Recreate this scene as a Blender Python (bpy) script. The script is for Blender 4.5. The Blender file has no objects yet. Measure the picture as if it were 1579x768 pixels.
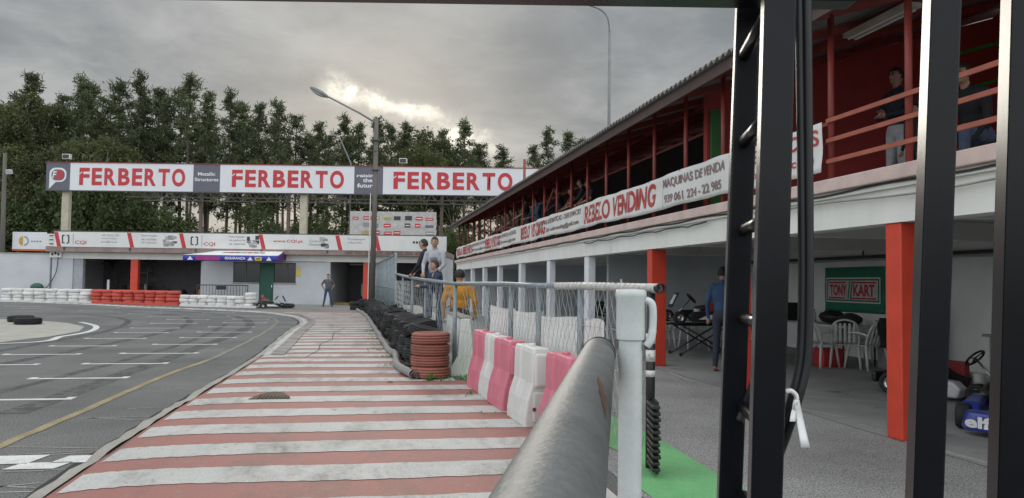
import bpy, bmesh, math, random
import numpy as np
from mathutils import Vector, Matrix
R_=math.radians; PI=math.pi
sc=bpy.context.scene; COL=sc.collection
# ------------------------------------------------------------------ camera
CAM_H=1.45; YAW=10.9; PITCH=2.48; ROLL=0.75; FPX=1186.0; IW,IH=1579.0,768.0
cd=bpy.data.cameras.new('camera'); cam=bpy.data.objects.new('camera',cd); COL.objects.link(cam); sc.camera=cam
CR=Matrix.Rotation(-R_(YAW),3,'Z')@Matrix.Rotation(R_(90+PITCH),3,'X')@Matrix.Rotation(R_(ROLL),3,'Z')
cam.rotation_euler=CR.to_euler(); cam.location=(0,0,CAM_H)
cd.sensor_width=36; cd.lens=36*FPX/IW; cd.clip_start=.05; cd.clip_end=2000
def ray(x,y): return CR@Vector(((x-IW/2)/FPX,-(y-IH/2)/FPX,-1))
# ------------------------------------------------------------------ world
SUN_PX=ray(590,150).normalized()
sun_el=math.asin(SUN_PX.z); sun_az=math.atan2(SUN_PX.x,SUN_PX.y)
w=bpy.data.worlds.new('World'); sc.world=w; w.use_nodes=True
nt=w.node_tree; nt.nodes.clear(); NN=nt.nodes.new; LK=nt.links.new
def wmath(op,a,b=None,c=None,clamp=False):
    n=NN('ShaderNodeMath'); n.operation=op; n.use_clamp=clamp
    for i,v in enumerate((a,b,c)):
        if v is None: continue
        if isinstance(v,(int,float)): n.inputs[i].default_value=v
        else: LK(v,n.inputs[i])
    return n.outputs[0]
def wdot(a,vec):
    n=NN('ShaderNodeVectorMath'); n.operation='DOT_PRODUCT'; LK(a,n.inputs[0]); n.inputs[1].default_value=vec; return n.outputs['Value']
def wmix(f,a,b):
    n=NN('ShaderNodeMix'); n.data_type='RGBA'
    if isinstance(f,(int,float)): n.inputs[0].default_value=f
    else: LK(f,n.inputs[0])
    for i,v in ((6,a),(7,b)):
        if isinstance(v,tuple): n.inputs[i].default_value=v+(1,)
        else: LK(v,n.inputs[i])
    return n.outputs[2]
def wnoise(vec,scale,detail,rough=.55,dist=0):
    n=NN('ShaderNodeTexNoise'); LK(vec,n.inputs['Vector']); n.inputs['Scale'].default_value=scale; n.inputs['Detail'].default_value=detail
    n.inputs['Roughness'].default_value=rough; n.inputs['Distortion'].default_value=dist; return n.outputs['Fac']
def wrange(v,a,b,c=0,d=1):
    n=NN('ShaderNodeMapRange'); n.interpolation_type='SMOOTHSTEP'; LK(v,n.inputs[0])
    for i,x in enumerate((a,b,c,d)): n.inputs[1+i].default_value=x
    return n.outputs[0]
tc=NN('ShaderNodeTexCoord'); vn=NN('ShaderNodeVectorMath'); vn.operation='NORMALIZE'; LK(tc.outputs['Generated'],vn.inputs[0]); dirv=vn.outputs[0]
sx=NN('ShaderNodeSeparateXYZ'); LK(dirv,sx.inputs[0])
up=wmath('MAXIMUM',sx.outputs[2],0.0)
den=wmath('ADD',up,.16)
cx=wmath('DIVIDE',sx.outputs[0],den); cy=wmath('DIVIDE',sx.outputs[1],den)
cb=NN('ShaderNodeCombineXYZ'); LK(cx,cb.inputs[0]); LK(cy,cb.inputs[1]); cvec=cb.outputs[0]
n1=wnoise(cvec,.95,7,.55,.35); n2=wnoise(cvec,3.2,6,.6,.5)
cl=wrange(wmath('ADD',wmath('MULTIPLY',n1,.72),wmath('MULTIPLY',n2,.28)),.36,.66)
cloud=wmix(cl,(.222,.241,.26),(.485,.497,.495))
# cloud deck is brighter overhead, as any overcast sky is
# and boosted beside and behind the camera, added to light surfaces facing it
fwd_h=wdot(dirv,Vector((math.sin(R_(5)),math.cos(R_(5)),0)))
thin=wrange(fwd_h,-.2,.80,4.1,1.0)  # brightness gain added to the unseen sky
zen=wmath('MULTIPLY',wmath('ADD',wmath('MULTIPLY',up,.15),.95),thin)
# glow of the hidden sun and the torn gap in the clouds in front of it
wp=wnoise(dirv,15,6,.62,.5); wp2=wnoise(dirv,38,5,.65,.3)
warpn=wmath('ADD',wmath('MULTIPLY',wmath('SUBTRACT',wp,.5),.055),wmath('MULTIPLY',wmath('SUBTRACT',wp2,.5),.022))
def tear(a,b,thick):
    c=(ray(*a)+ray(*b)).normalized(); e1=(ray(*b)-ray(*a)); hl=e1.length/2; e1=(e1-c*e1.dot(c)).normalized(); e2=c.cross(e1)
    dc=wmath('MAXIMUM',wdot(dirv,c),.05); ga=wmath('DIVIDE',wdot(dirv,e1),dc); gb=wmath('ADD',wmath('DIVIDE',wdot(dirv,e2),dc),warpn)
    q=wmath('ADD',wmath('MULTIPLY',wmath('MULTIPLY',ga,ga),-1.0/hl**2),wmath('MULTIPLY',wmath('MULTIPLY',gb,gb),-1.0/thick**2))
    return wrange(wmath('POWER',2.718,q),.0,1.0)
t1=tear((500,136),(556,160),.016); t2=tear((530,150),(690,182),.0115); t3=tear((672,196),(765,224),.015)
gap=wmath('MULTIPLY',wmath('MAXIMUM',wmath('MAXIMUM',t1,t2),t3),wrange(wp2,.36,.60,.45,1))
c0=ray(600,165).normalized(); dcs=wmath('MAXIMUM',wdot(dirv,c0),.0)
r2=wmath('MULTIPLY',wmath('SUBTRACT',1.0,dcs),2.0)
halo=wmath('POWER',2.718,wmath('MULTIPLY',r2,-60.0))
fwd=wrange(wdot(dirv,c0),.3,.6)
warm=wmix(wmath('MULTIPLY',wmath('MULTIPLY',halo,fwd),.42),cloud,(.58,.565,.52))
sky=NN('ShaderNodeTexSky'); sky.sky_type='NISHITA'; sky.sun_disc=False; sky.sun_elevation=sun_el; sky.sun_rotation=sun_az
hs=NN('ShaderNodeVectorMath'); hs.operation='SCALE'; LK(sky.outputs[0],hs.inputs[0]); hs.inputs['Scale'].default_value=.09
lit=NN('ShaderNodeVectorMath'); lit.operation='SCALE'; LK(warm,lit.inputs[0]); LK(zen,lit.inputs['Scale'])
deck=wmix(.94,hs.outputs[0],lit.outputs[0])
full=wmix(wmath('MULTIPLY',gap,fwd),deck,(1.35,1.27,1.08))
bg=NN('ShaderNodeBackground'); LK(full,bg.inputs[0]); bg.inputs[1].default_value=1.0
wo=NN('ShaderNodeOutputWorld'); LK(bg.outputs[0],wo.inputs[0])
sl=bpy.data.lights.new('sun','SUN'); sl.energy=1.0; sl.angle=R_(18); sl.color=(1,.93,.82)
so=bpy.data.objects.new('sun',sl); COL.objects.link(so); so.rotation_euler=(-SUN_PX).to_track_quat('-Z','Y').to_euler()
vs=sc.view_settings; vs.view_transform='Standard'; vs.look='None'; vs.exposure=0.0; vs.gamma=1; vs.use_curve_mapping=False
sc.render.resolution_x=1024; sc.render.resolution_y=498
try:
    sc.cycles.max_bounces=12; sc.cycles.diffuse_bounces=8
except Exception: pass
# ------------------------------------------------------------------ placing helpers
def at(x,y,D): return Vector((0,0,CAM_H))+ray(x,y)*D            # point at distance D along the view
def G(x,y,z=0.0):
    d=ray(x,y); return Vector((0,0,CAM_H))+d*((z-CAM_H)/d.z)
def atX(x,y,X):
    d=ray(x,y); return Vector((0,0,CAM_H))+d*(X/d.x)
# ------------------------------------------------------------------ materials
MATS={}
def M(name,col,rough=.65,var=.18,scale=4.0,bump=0.0,bscale=40.0,metal=0.0,spots=None,spot_col=(.2,.18,.15),spot_scale=3.0,objvar=0.0,grain=0.0,streak=False,coat=0.0):
    if name in MATS: return MATS[name]
    m=bpy.data.materials.new(name); m.use_nodes=True; t=m.node_tree; p=t.nodes['Principled BSDF']; N=t.nodes.new; L=t.links.new
    p.inputs['Roughness'].default_value=rough; p.inputs['Metallic'].default_value=metal
    if coat: p.inputs['Coat Weight'].default_value=coat
    tcn=N('ShaderNodeTexCoord'); vec=tcn.outputs['Object']
    if streak:
        mp=N('ShaderNodeMapping'); mp.inputs['Scale'].default_value=(1,1,.12); L(vec,mp.inputs[0]); vec=mp.outputs[0]
    ns=N('ShaderNodeTexNoise'); L(vec,ns.inputs['Vector']); ns.inputs['Scale'].default_value=scale; ns.inputs['Detail'].default_value=6; ns.inputs['Roughness'].default_value=.6
    mr=N('ShaderNodeMapRange'); L(ns.outputs['Fac'],mr.inputs[0]); mr.inputs[1].default_value=.3; mr.inputs[2].default_value=.7; mr.inputs[3].default_value=1-var; mr.inputs[4].default_value=1+var
    val=mr.outputs[0]
    if grain:
        g=N('ShaderNodeTexNoise'); L(tcn.outputs['Object'],g.inputs['Vector']); g.inputs['Scale'].default_value=70; g.inputs['Detail'].default_value=3
        gr=N('ShaderNodeMapRange'); L(g.outputs['Fac'],gr.inputs[0]); gr.inputs[1].default_value=.3; gr.inputs[2].default_value=.7; gr.inputs[3].default_value=1-grain; gr.inputs[4].default_value=1+grain
        mm=N('ShaderNodeMath'); mm.operation='MULTIPLY'; L(val,mm.inputs[0]); L(gr.outputs[0],mm.inputs[1]); val=mm.outputs[0]
    if objvar:
        oi=N('ShaderNodeObjectInfo'); orr=N('ShaderNodeMapRange'); L(oi.outputs['Random'],orr.inputs[0]); orr.inputs[3].default_value=1-objvar; orr.inputs[4].default_value=1+objvar
        mm=N('ShaderNodeMath'); mm.operation='MULTIPLY'; L(val,mm.inputs[0]); L(orr.outputs[0],mm.inputs[1]); val=mm.outputs[0]
    sv=N('ShaderNodeVectorMath'); sv.operation='SCALE'; sv.inputs[0].default_value=col; L(val,sv.inputs['Scale']); out=sv.outputs[0]
    if spots:
        s=N('ShaderNodeTexNoise'); L(vec,s.inputs['Vector']); s.inputs['Scale'].default_value=spot_scale; s.inputs['Detail'].default_value=8; s.inputs['Roughness'].default_value=.7
        sr=N('ShaderNodeMapRange'); sr.interpolation_type='SMOOTHSTEP'; L(s.outputs['Fac'],sr.inputs[0]); sr.inputs[1].default_value=spots; sr.inputs[2].default_value=spots+.12
        mx=N('ShaderNodeMix'); mx.data_type='RGBA'; L(sr.outputs[0],mx.inputs[0]); L(out,mx.inputs[6]); mx.inputs[7].default_value=spot_col+(1,); out=mx.outputs[2]
    L(out,p.inputs['Base Color'])
    if bump:
        b=N('ShaderNodeTexNoise'); L(tcn.outputs['Object'],b.inputs['Vector']); b.inputs['Scale'].default_value=bscale; b.inputs['Detail'].default_value=4
        bp=N('ShaderNodeBump'); bp.inputs['Strength'].default_value=bump; bp.inputs['Distance'].default_value=.02; L(b.outputs['Fac'],bp.inputs['Height']); L(bp.outputs[0],p.inputs['Normal'])
    MATS[name]=m; return m
def leafmat(name,col,trans=.3):
    m=bpy.data.materials.new(name); m.use_nodes=True; t=m.node_tree; N=t.nodes.new; L=t.links.new; p=t.nodes['Principled BSDF']; out=t.nodes['Material Output']
    tcn=N('ShaderNodeTexCoord'); ns=N('ShaderNodeTexNoise'); L(tcn.outputs['Object'],ns.inputs['Vector']); ns.inputs['Scale'].default_value=.9; ns.inputs['Detail'].default_value=5
    oi=N('ShaderNodeObjectInfo')
    a=N('ShaderNodeMapRange'); L(ns.outputs['Fac'],a.inputs[0]); a.inputs[1].default_value=.3; a.inputs[2].default_value=.7; a.inputs[3].default_value=.65; a.inputs[4].default_value=1.4
    o=N('ShaderNodeMapRange'); L(oi.outputs['Random'],o.inputs[0]); o.inputs[3].default_value=.8; o.inputs[4].default_value=1.25
    mm=N('ShaderNodeMath'); mm.operation='MULTIPLY'; L(a.outputs[0],mm.inputs[0]); L(o.outputs[0],mm.inputs[1])
    sv=N('ShaderNodeVectorMath'); sv.operation='SCALE'; sv.inputs[0].default_value=col; L(mm.outputs[0],sv.inputs['Scale'])
    L(sv.outputs[0],p.inputs['Base Color']); p.inputs['Roughness'].default_value=.6
    tr=N('ShaderNodeBsdfTranslucent'); L(sv.outputs[0],tr.inputs[0]); mx=N('ShaderNodeMixShader'); mx.inputs[0].default_value=trans
    L(p.outputs[0],mx.inputs[1]); L(tr.outputs[0],mx.inputs[2]); L(mx.outputs[0],out.inputs[0]); MATS[name]=m; return m
def worn(name,col,under,chip=.60,dirt=.45,rough=.65):
    m=bpy.data.materials.new(name); m.use_nodes=True; t=m.node_tree; p=t.nodes['Principled BSDF']; N=t.nodes.new; L=t.links.new; p.inputs['Roughness'].default_value=rough
    tcn=N('ShaderNodeTexCoord'); ob=tcn.outputs['Object']
    def noise(sc_,det,ro=.6,vec=ob,dist=0):
        n=N('ShaderNodeTexNoise'); L(vec,n.inputs['Vector']); n.inputs['Scale'].default_value=sc_; n.inputs['Detail'].default_value=det; n.inputs['Roughness'].default_value=ro; n.inputs['Distortion'].default_value=dist; return n.outputs['Fac']
    def rng(v,a,b,c,d):
        n=N('ShaderNodeMapRange'); n.interpolation_type='SMOOTHSTEP'; L(v,n.inputs[0])
        for i,x in enumerate((a,b,c,d)): n.inputs[1+i].default_value=x
        return n.outputs[0]
    def mix(f,a,b):
        n=N('ShaderNodeMix'); n.data_type='RGBA'; L(f,n.inputs[0])
        for i,v in ((6,a),(7,b)):
            if isinstance(v,tuple): n.inputs[i].default_value=v+(1,)
            else: L(v,n.inputs[i])
        return n.outputs[2]
    def mul(a,b):
        n=N('ShaderNodeMath'); n.operation='MULTIPLY'; L(a,n.inputs[0]); L(b,n.inputs[1]); return n.outputs[0]
    mp=N('ShaderNodeMapping'); mp.inputs['Scale'].default_value=(1,.35,1); mp.inputs['Rotation'].default_value=(0,0,.15); L(ob,mp.inputs[0])
    c=mix(rng(noise(.9,5),.35,.7,0,.55),col,tuple(x*.72+y*.2 for x,y in zip(col,under)))
    c=mix(mul(rng(noise(1.6,8,.72,mp.outputs[0],.4),.45,.68,0,dirt),rng(noise(14,5,.7),.3,.65,.35,1)),c,tuple(x*.55 for x in under))
    c=mix(rng(noise(9,9,.75),chip,chip+.05,0,.85),c,under)
    c=mix(rng(noise(55,4,.7),.62,.70,0,.55),c,tuple(x*.5 for x in under))
    g=noise(70,3); sv=N('ShaderNodeVectorMath'); sv.operation='SCALE'; L(c,sv.inputs[0]); L(rng(g,.3,.7,.88,1.12),sv.inputs['Scale']); L(sv.outputs[0],p.inputs['Base Color'])
    b=N('ShaderNodeBump'); b.inputs['Strength'].default_value=.45; b.inputs['Distance'].default_value=.012; L(noise(28,7,.7),b.inputs['Height']); L(b.outputs[0],p.inputs['Normal'])
    MATS[name]=m; return m
# ------------------------------------------------------------------ mesh builder
class MB:
    def __init__(s): s.v=[]; s.f=[]
    def add(s,vs,fs):
        o=len(s.v); s.v+= [tuple(v) for v in vs]; s.f+=[tuple(i+o for i in f) for f in fs]; return s
    def box(s,c,d,rz=0,rot=None):
        hx,hy,hz=d[0]/2,d[1]/2,d[2]/2; Mx=rot if rot is not None else Matrix.Rotation(rz,3,'Z'); c=Vector(c)
        vs=[c+Mx@Vector((x*hx,y*hy,z*hz)) for z in (-1,1) for x,y in ((-1,-1),(1,-1),(1,1),(-1,1))]
        return s.add(vs,[(3,2,1,0),(4,5,6,7),(0,1,5,4),(1,2,6,5),(2,3,7,6),(3,0,4,7)])
    def bx(s,x0,x1,y0,y1,z0,z1): return s.box(((x0+x1)/2,(y0+y1)/2,(z0+z1)/2),(x1-x0,y1-y0,z1-z0))
    def bar(s,a,b,wd,ht):
        a=Vector(a); b=Vector(b); d=(b-a); L=d.length; d.normalize(); upv=Vector((0,0,1)) if abs(d.z)<.95 else Vector((0,1,0))
        sd=d.cross(upv).normalized(); u=sd.cross(d); Mx=Matrix((sd,d,u)).transposed()
        return s.box((a+b)/2,(wd,L,ht),rot=Mx)
    def tube(s,pts,r,n=8,caps=True):
        pts=[Vector(p) for p in pts]; rs=r if isinstance(r,(list,tuple)) else [r]*len(pts); o=len(s.v); prev=None
        for i,p in enumerate(pts):
            d=(pts[min(i+1,len(pts)-1)]-pts[max(i-1,0)]).normalized()
            if prev is None: a=d.orthogonal().normalized()
            else: a=(prev-d*prev.dot(d)); a=a.normalized() if a.length>1e-6 else d.orthogonal().normalized()
            prev=a; b=d.cross(a)
            for k in range(n): s.v.append(tuple(p+(a*math.cos(2*PI*k/n)+b*math.sin(2*PI*k/n))*rs[i]))
        for i in range(len(pts)-1):
            for k in range(n): s.f.append((o+i*n+k,o+i*n+(k+1)%n,o+(i+1)*n+(k+1)%n,o+(i+1)*n+k))
        if caps:
            s.f.append(tuple(o+k for k in range(n-1,-1,-1))); e=o+(len(pts)-1)*n; s.f.append(tuple(e+k for k in range(n)))
        return s
    def lathe(s,prof,n=24,c=(0,0,0),rot=None,closed=False):
        c=Vector(c); Mx=rot if rot is not None else Matrix.Identity(3); o=len(s.v); m=len(prof)
        for k in range(n):
            a=2*PI*k/n
            for r,z in prof: s.v.append(tuple(c+Mx@Vector((r*math.cos(a),r*math.sin(a),z))))
        for k in range(n):
            for i in range(m if closed else m-1):
                j=(i+1)%m; s.f.append((o+k*m+i,o+((k+1)%n)*m+i,o+((k+1)%n)*m+j,o+k*m+j))
        return s
    def ell(s,c,r,nu=12,nv=8,rot=None):
        prof=[(max(1e-4,math.sin(PI*i/nv)),-math.cos(PI*i/nv)) for i in range(nv+1)]; c=Vector(c); Mx=rot if rot is not None else Matrix.Identity(3)
        t=MB().lathe(prof,nu); r=r if hasattr(r,'__len__') else (r,r,r)
        return s.add([c+Mx@Vector((v[0]*r[0],v[1]*r[1],v[2]*r[2])) for v in t.v],t.f)
    def prism(s,pts,h0,h1,fn=None):
        # pts: 2d outline; fn maps (a,b,h)->xyz
        fn=fn or (lambda a,b,h:(a,b,h)); n=len(pts); o=len(s.v)
        for h in (h0,h1):
            for a,b in pts: s.v.append(tuple(fn(a,b,h)))
        s.f.append(tuple(o+i for i in range(n-1,-1,-1))); s.f.append(tuple(o+n+i for i in range(n)))
        for i in range(n): j=(i+1)%n; s.f.append((o+i,o+j,o+n+j,o+n+i))
        return s
    def grid(s,fn,nu,nv):
        o=len(s.v)
        for i in range(nu+1):
            for j in range(nv+1): s.v.append(tuple(fn(i/nu,j/nv)))
        for i in range(nu):
            for j in range(nv): a=o+i*(nv+1)+j; s.f.append((a,a+nv+1,a+nv+2,a+1))
        return s
    def build(s,name,mat,parent=None,smooth=False,bevel=0,solid=0,recalc=True):
        me=bpy.data.meshes.new(name); me.from_pydata(s.v,[],s.f); me.update()
        if recalc:
            b=bmesh.new(); b.from_mesh(me); bmesh.ops.recalc_face_normals(b,faces=b.faces[:]); b.to_mesh(me); b.free()
        return finish(name,me,mat,parent,smooth,bevel,solid)
def finish(name,me,mat,parent=None,smooth=False,bevel=0,solid=0):
    if mat is not None: me.materials.append(mat if not isinstance(mat,str) else MATS[mat])
    if smooth: me.polygons.foreach_set('use_smooth',[True]*len(me.polygons))
    o=bpy.data.objects.new(name,me); COL.objects.link(o)
    if parent is not None: par(o,parent)
    if smooth=='split':
        m=o.modifiers.new('split','EDGE_SPLIT'); m.split_angle=R_(38)
    if bevel:
        m=o.modifiers.new('bevel','BEVEL'); m.width=bevel; m.segments=2; m.limit_method='ANGLE'; m.angle_limit=R_(40)
    if solid:
        m=o.modifiers.new('solid','SOLIDIFY'); m.thickness=solid; m.offset=0
    return o
def par(o,parent):
    o.parent=parent
    if parent.type=='EMPTY': o.matrix_parent_inverse=Matrix.Translation(-Vector(parent.location))
def tag(o,label=None,cat=None,group=None,kind=None):
    if label: o['label']=label
    if cat: o['category']=cat
    if group: o['group']=group
    if kind: o['kind']=kind
    return o
def thing(name,label,cat,loc=(0,0,0),group=None):
    o=bpy.data.objects.new(name,None); COL.objects.link(o); o.location=loc; o.empty_display_size=.2; return tag(o,label,cat,group)
def copy_tree(src,parent=None):
    c=src.copy(); COL.objects.link(c)
    if parent is not None: c.parent=parent
    for ch in list(src.children): copy_tree(ch,c)
    return c
def place(o,loc,rz=0,scale=None,rot=None):
    o.location=loc; o.rotation_euler=rot if rot is not None else (0,0,rz)
    if scale is not None: o.scale=scale if hasattr(scale,'__len__') else (scale,)*3
    return o
def struct(o): o['kind']='structure'; return o
_fc=[0]
def text_mesh(s,bold=0.0,shear=0.0,space=1.0,align='LEFT'):
    c=bpy.data.curves.new('t','FONT'); c.body=s; c.size=1; c.offset=bold; c.shear=shear; c.space_character=space; c.resolution_u=4; c.align_x=align; c.fill_mode='FRONT'
    o=bpy.data.objects.new('t',c); COL.objects.link(o); dg=bpy.context.evaluated_depsgraph_get(); me=bpy.data.meshes.new_from_object(o.evaluated_get(dg)); bpy.data.objects.remove(o); bpy.data.curves.remove(c)
    v=np.empty(len(me.vertices)*3); me.vertices.foreach_get('co',v); return me,v.reshape(-1,3)
def text(s,mat,parent,P,u,v,wd,ht,name='lettering',bold=.012,shear=0,space=1.0,off=.004,fn=None,align='LEFT'):
    """fit the words s into a wd x ht rectangle whose lower left corner is P, along u (reading) and v (up)"""
    me,co=text_mesh(s,bold,shear,space,align); P=Vector(P); u=Vector(u).normalized(); v=Vector(v).normalized(); n=u.cross(v)
    lo=co.min(0); hi=co.max(0); sx=wd/(hi[0]-lo[0]); sy=ht/(hi[1]-lo[1])
    for i,vt in enumerate(me.vertices):
        a=(co[i][0]-lo[0])*sx; b=(co[i][1]-lo[1])*sy; q=P+u*a+v*b+n*off
        if fn: q+=n*fn(P+u*a+v*b)
        vt.co=q
    # one mesh per word
    order=sorted(range(len(co)),key=lambda i:co[i][0]); cl={}; c=0; mx=-1e9
    for i in order:
        if co[i][0]-mx>.2*(1 if len(s)>1 else 99): c+=1 if mx>-1e8 else 0
        cl[i]=c; mx=max(mx,co[i][0])
    if c==0: return finish(name,me,mat,parent)
    for k in range(c+1):
        fs=[tuple(p.vertices) for p in me.polygons if cl[p.vertices[0]]==k]; ids=sorted({i for f in fs for i in f}); mp={a:b for b,a in enumerate(ids)}
        m2=bpy.data.meshes.new(name); m2.from_pydata([me.vertices[i].co[:] for i in ids],[],[tuple(mp[i] for i in f) for f in fs]); m2.update(); last=finish(name,m2,mat,parent)
    bpy.data.meshes.remove(me); return last
def ftext(s,mat,parent,P,u,v,wd,ht,*a,**k): return text(s,mat,parent,P,u,v,wd*1.0516,ht*1.0516,*a,**k)
def quad(mb,P,u,v,a0,a1,b0,b1,off=0):
    P=Vector(P);u=Vector(u).normalized();v=Vector(v).normalized();n=u.cross(v)
    return mb.add([P+u*a+v*b+n*off for a,b in ((a0,b0),(a1,b0),(a1,b1),(a0,b1))],[(0,1,2,3)])
rnd=random.Random(7)
# ------------------------------------------------------------------ palette
asph=M('asphalt',(.165,.164,.16),.86,.27,.5,.9,110,grain=.75,spots=.63,spot_col=(.075,.075,.075),spot_scale=.35)
asph2=M('pit_asphalt',(.30,.297,.29),.88,.27,.6,.9,110,grain=.75,spots=.62,spot_col=(.1,.1,.1),spot_scale=.5)
conc=M('concrete',(.33,.31,.28),.85,.2,2,.3,60,grain=.2,spots=.6,spot_col=(.2,.19,.17))
pale_conc=M('pale_concrete',(.40,.38,.34),.85,.15,2,.2,60,grain=.15)
garfloor=M('garage_concrete',(.28,.275,.27),.7,.25,.8,.15,60,spots=.58,spot_col=(.1,.1,.1),spot_scale=1)
redpaint=worn('worn_red_paint',(.34,.135,.115),(.25,.205,.175),.575,.75)
whitepaint=worn('worn_white_paint',(.50,.50,.48),(.24,.205,.17),.59,.8)
linewhite=M('line_white',(.66,.66,.64),.65,.15,5,.2,80,grain=.2,spots=.6,spot_col=(.35,.35,.34),spot_scale=9)
fadewhite=M('faded_line',(.27,.26,.24),.8,.25,3,.3,90,grain=.35,spots=.5,spot_col=(.14,.14,.13),spot_scale=7)
yellow_l=M('faded_yellow_line',(.30,.245,.14),.8,.25,3,.3,90,grain=.35,spots=.55,spot_col=(.17,.16,.13),spot_scale=6)
greenp=M('green_paint',(.15,.42,.17),.65,.12,2,.3,60,grain=.14,spots=.6,spot_col=(.12,.30,.14),spot_scale=3)
plaster=M('white_plaster',(.52,.54,.57),.8,.07,1.2,.15,20,spots=.66,spot_col=(.42,.41,.38),spot_scale=2)
plaster_st=M('stained_plaster',(.74,.735,.71),.8,.08,1.5,.15,20,spots=.62,spot_col=(.44,.42,.37),spot_scale=1.6,streak=True)
redcol=M('red_gloss_paint',(.60,.058,.03),.4,.12,3,.3,12,spots=.66,spot_col=(.30,.05,.035),spot_scale=6)
redsteel=M('red_steel',(.24,.04,.03),.5,.2,4,.1,40)
redwall=M('dark_red_wall',(.34,.034,.03),.6,.12,1.5,.1,30)
pinkl=M('faded_pink_ledge',(.60,.46,.43),.7,.15,3,.2,50,spots=.6,spot_col=(.45,.4,.38))
railc=M('red_orange_rail',(.36,.10,.065),.5,.15,5)
roofm=M('roof_sheet',(.17,.16,.155),.6,.2,1,.1)
galv=M('galvanised',(.36,.38,.39),.42,.15,6,.05,60,metal=.75)
galvp=M('blue_grey_post',(.23,.27,.29),.5,.2,6,metal=.3)
tapem=M('wrapped_rail',(.55,.54,.52),.55,.2,12,.3,60,spots=.55,spot_col=(.3,.3,.3),spot_scale=14)
wire=M('wire',(.50,.52,.52),.5,.1,6,metal=.3)
blackp=M('black_satin_paint',(.006,.0065,.009),.27,.3,6,.006,60); MATS['black_satin_paint'].node_tree.nodes['Principled BSDF'].inputs['Specular IOR Level'].default_value=.28
blackr=M('black_rubber',(.016,.016,.017),.75,.3,5,.2,60,objvar=.3)
blackpl=M('black_plastic',(.014,.014,.016),.45,.2,5)
dark=M('dark_void',(.02,.02,.022),.8)
tyrew=M('white_painted_tyre',(.66,.66,.64),.6,.12,4,.2,40,spots=.6,spot_col=(.3,.29,.27),spot_scale=4,objvar=.1)
tyrer=M('red_painted_tyre',(.50,.075,.05),.6,.15,4,.2,40,spots=.64,spot_col=(.2,.06,.05),spot_scale=4,objvar=.12)
tyreo=M('faded_red_tyre',(.27,.095,.07),.7,.2,4,.3,50,spots=.57,spot_col=(.17,.07,.055),spot_scale=5,objvar=.15)
pinkpl=M('pink_plastic',(.58,.17,.225),.5,.14,3,.1,30,spots=.60,spot_col=(.42,.19,.2),spot_scale=5,grain=.06)
whitepl=M('white_plastic',(.62,.62,.60),.5,.1,3,.1,30,spots=.62,spot_col=(.42,.40,.36),spot_scale=5,grain=.05)
pvc=M('white_pvc',(.60,.63,.625),.38,.1,5,.03,30,spots=.64,spot_col=(.42,.37,.28),spot_scale=14,grain=.04)
tubem=M('grey_tube',(.135,.142,.142),.55,.22,6,.12,90,metal=.2,grain=.12,spots=.62,spot_col=(.19,.185,.175),spot_scale=9)
board_w=M('board_white',(.70,.72,.75),.5,.04,.7)
board_g=M('board_grey',(.12,.12,.155),.5,.05,1)
sign_red=M('sign_red',(.50,.035,.045),.5,.05,3)
sign_white=M('sign_white',(.75,.75,.75),.5,.04,3)
sign_black=M('sign_black',(.04,.04,.045),.5,.1,3)
sign_grey=M('sign_grey_print',(.26,.26,.27),.5,.2,3)
bannerw=M('banner_cloth',(.68,.68,.67),.7,.06,1.5,.1,12)
bannerr=M('banner_red_print',(.46,.06,.06),.7,.25,7,spots=.62,spot_col=(.62,.55,.54),spot_scale=6)
bannerk=M('banner_dark_print',(.25,.17,.17),.7,.25,7,spots=.63,spot_col=(.58,.56,.56),spot_scale=7)
woodpole=M('weathered_pole',(.13,.12,.105),.85,.25,3,.4,40,streak=True)
polegrey=M('lamp_grey',(.20,.21,.21),.55,.15,4)
glassd=M('dark_glass',(.02,.025,.025),.12,.1,2)
green_d=M('green_door_paint',(.015,.09,.06),.5,.1,3)
slabm=M('red_grey_slab',(.27,.21,.19),.85,.25,1.5,.2,30)
bluec=M('blue_cloth',(.035,.045,.32),.7,.1,3)
orange=M('orange_plastic',(.55,.12,.04),.5)
yellowp=M('yellow_plastic',(.62,.48,.06),.45)
bluekart=M('blue_fairing',(.02,.045,.30),.28,.1,4,coat=.4)
redkart=M('red_fairing',(.5,.06,.05),.35)
chrome=M('bright_metal',(.6,.6,.6),.25,.05,5,metal=1)
steel=M('dark_steel',(.09,.09,.09),.45,.2,6,metal=.5)
bark=M('pine_bark',(.11,.085,.065),.9,.3,3,.5,20,streak=True)
bark_l=M('pale_bark',(.24,.20,.16),.85,.3,3,.4,20,streak=True)
soil=M('ground_soil',(.075,.07,.045),.95,.3,.3,.6,8,spots=.5,spot_col=(.05,.07,.025),spot_scale=.4)
leaf_p=leafmat('pine_needles',(.09,.112,.052),.38); leaf_e=leafmat('olive_leaves',(.10,.115,.045),.4); leaf_b=leafmat('bush_leaves',(.085,.115,.042),.4); weedm=leafmat('weed_leaves',(.10,.20,.03),.35)
fwood=M('wood_board',(.25,.2,.14),.7,.2,3)
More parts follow.
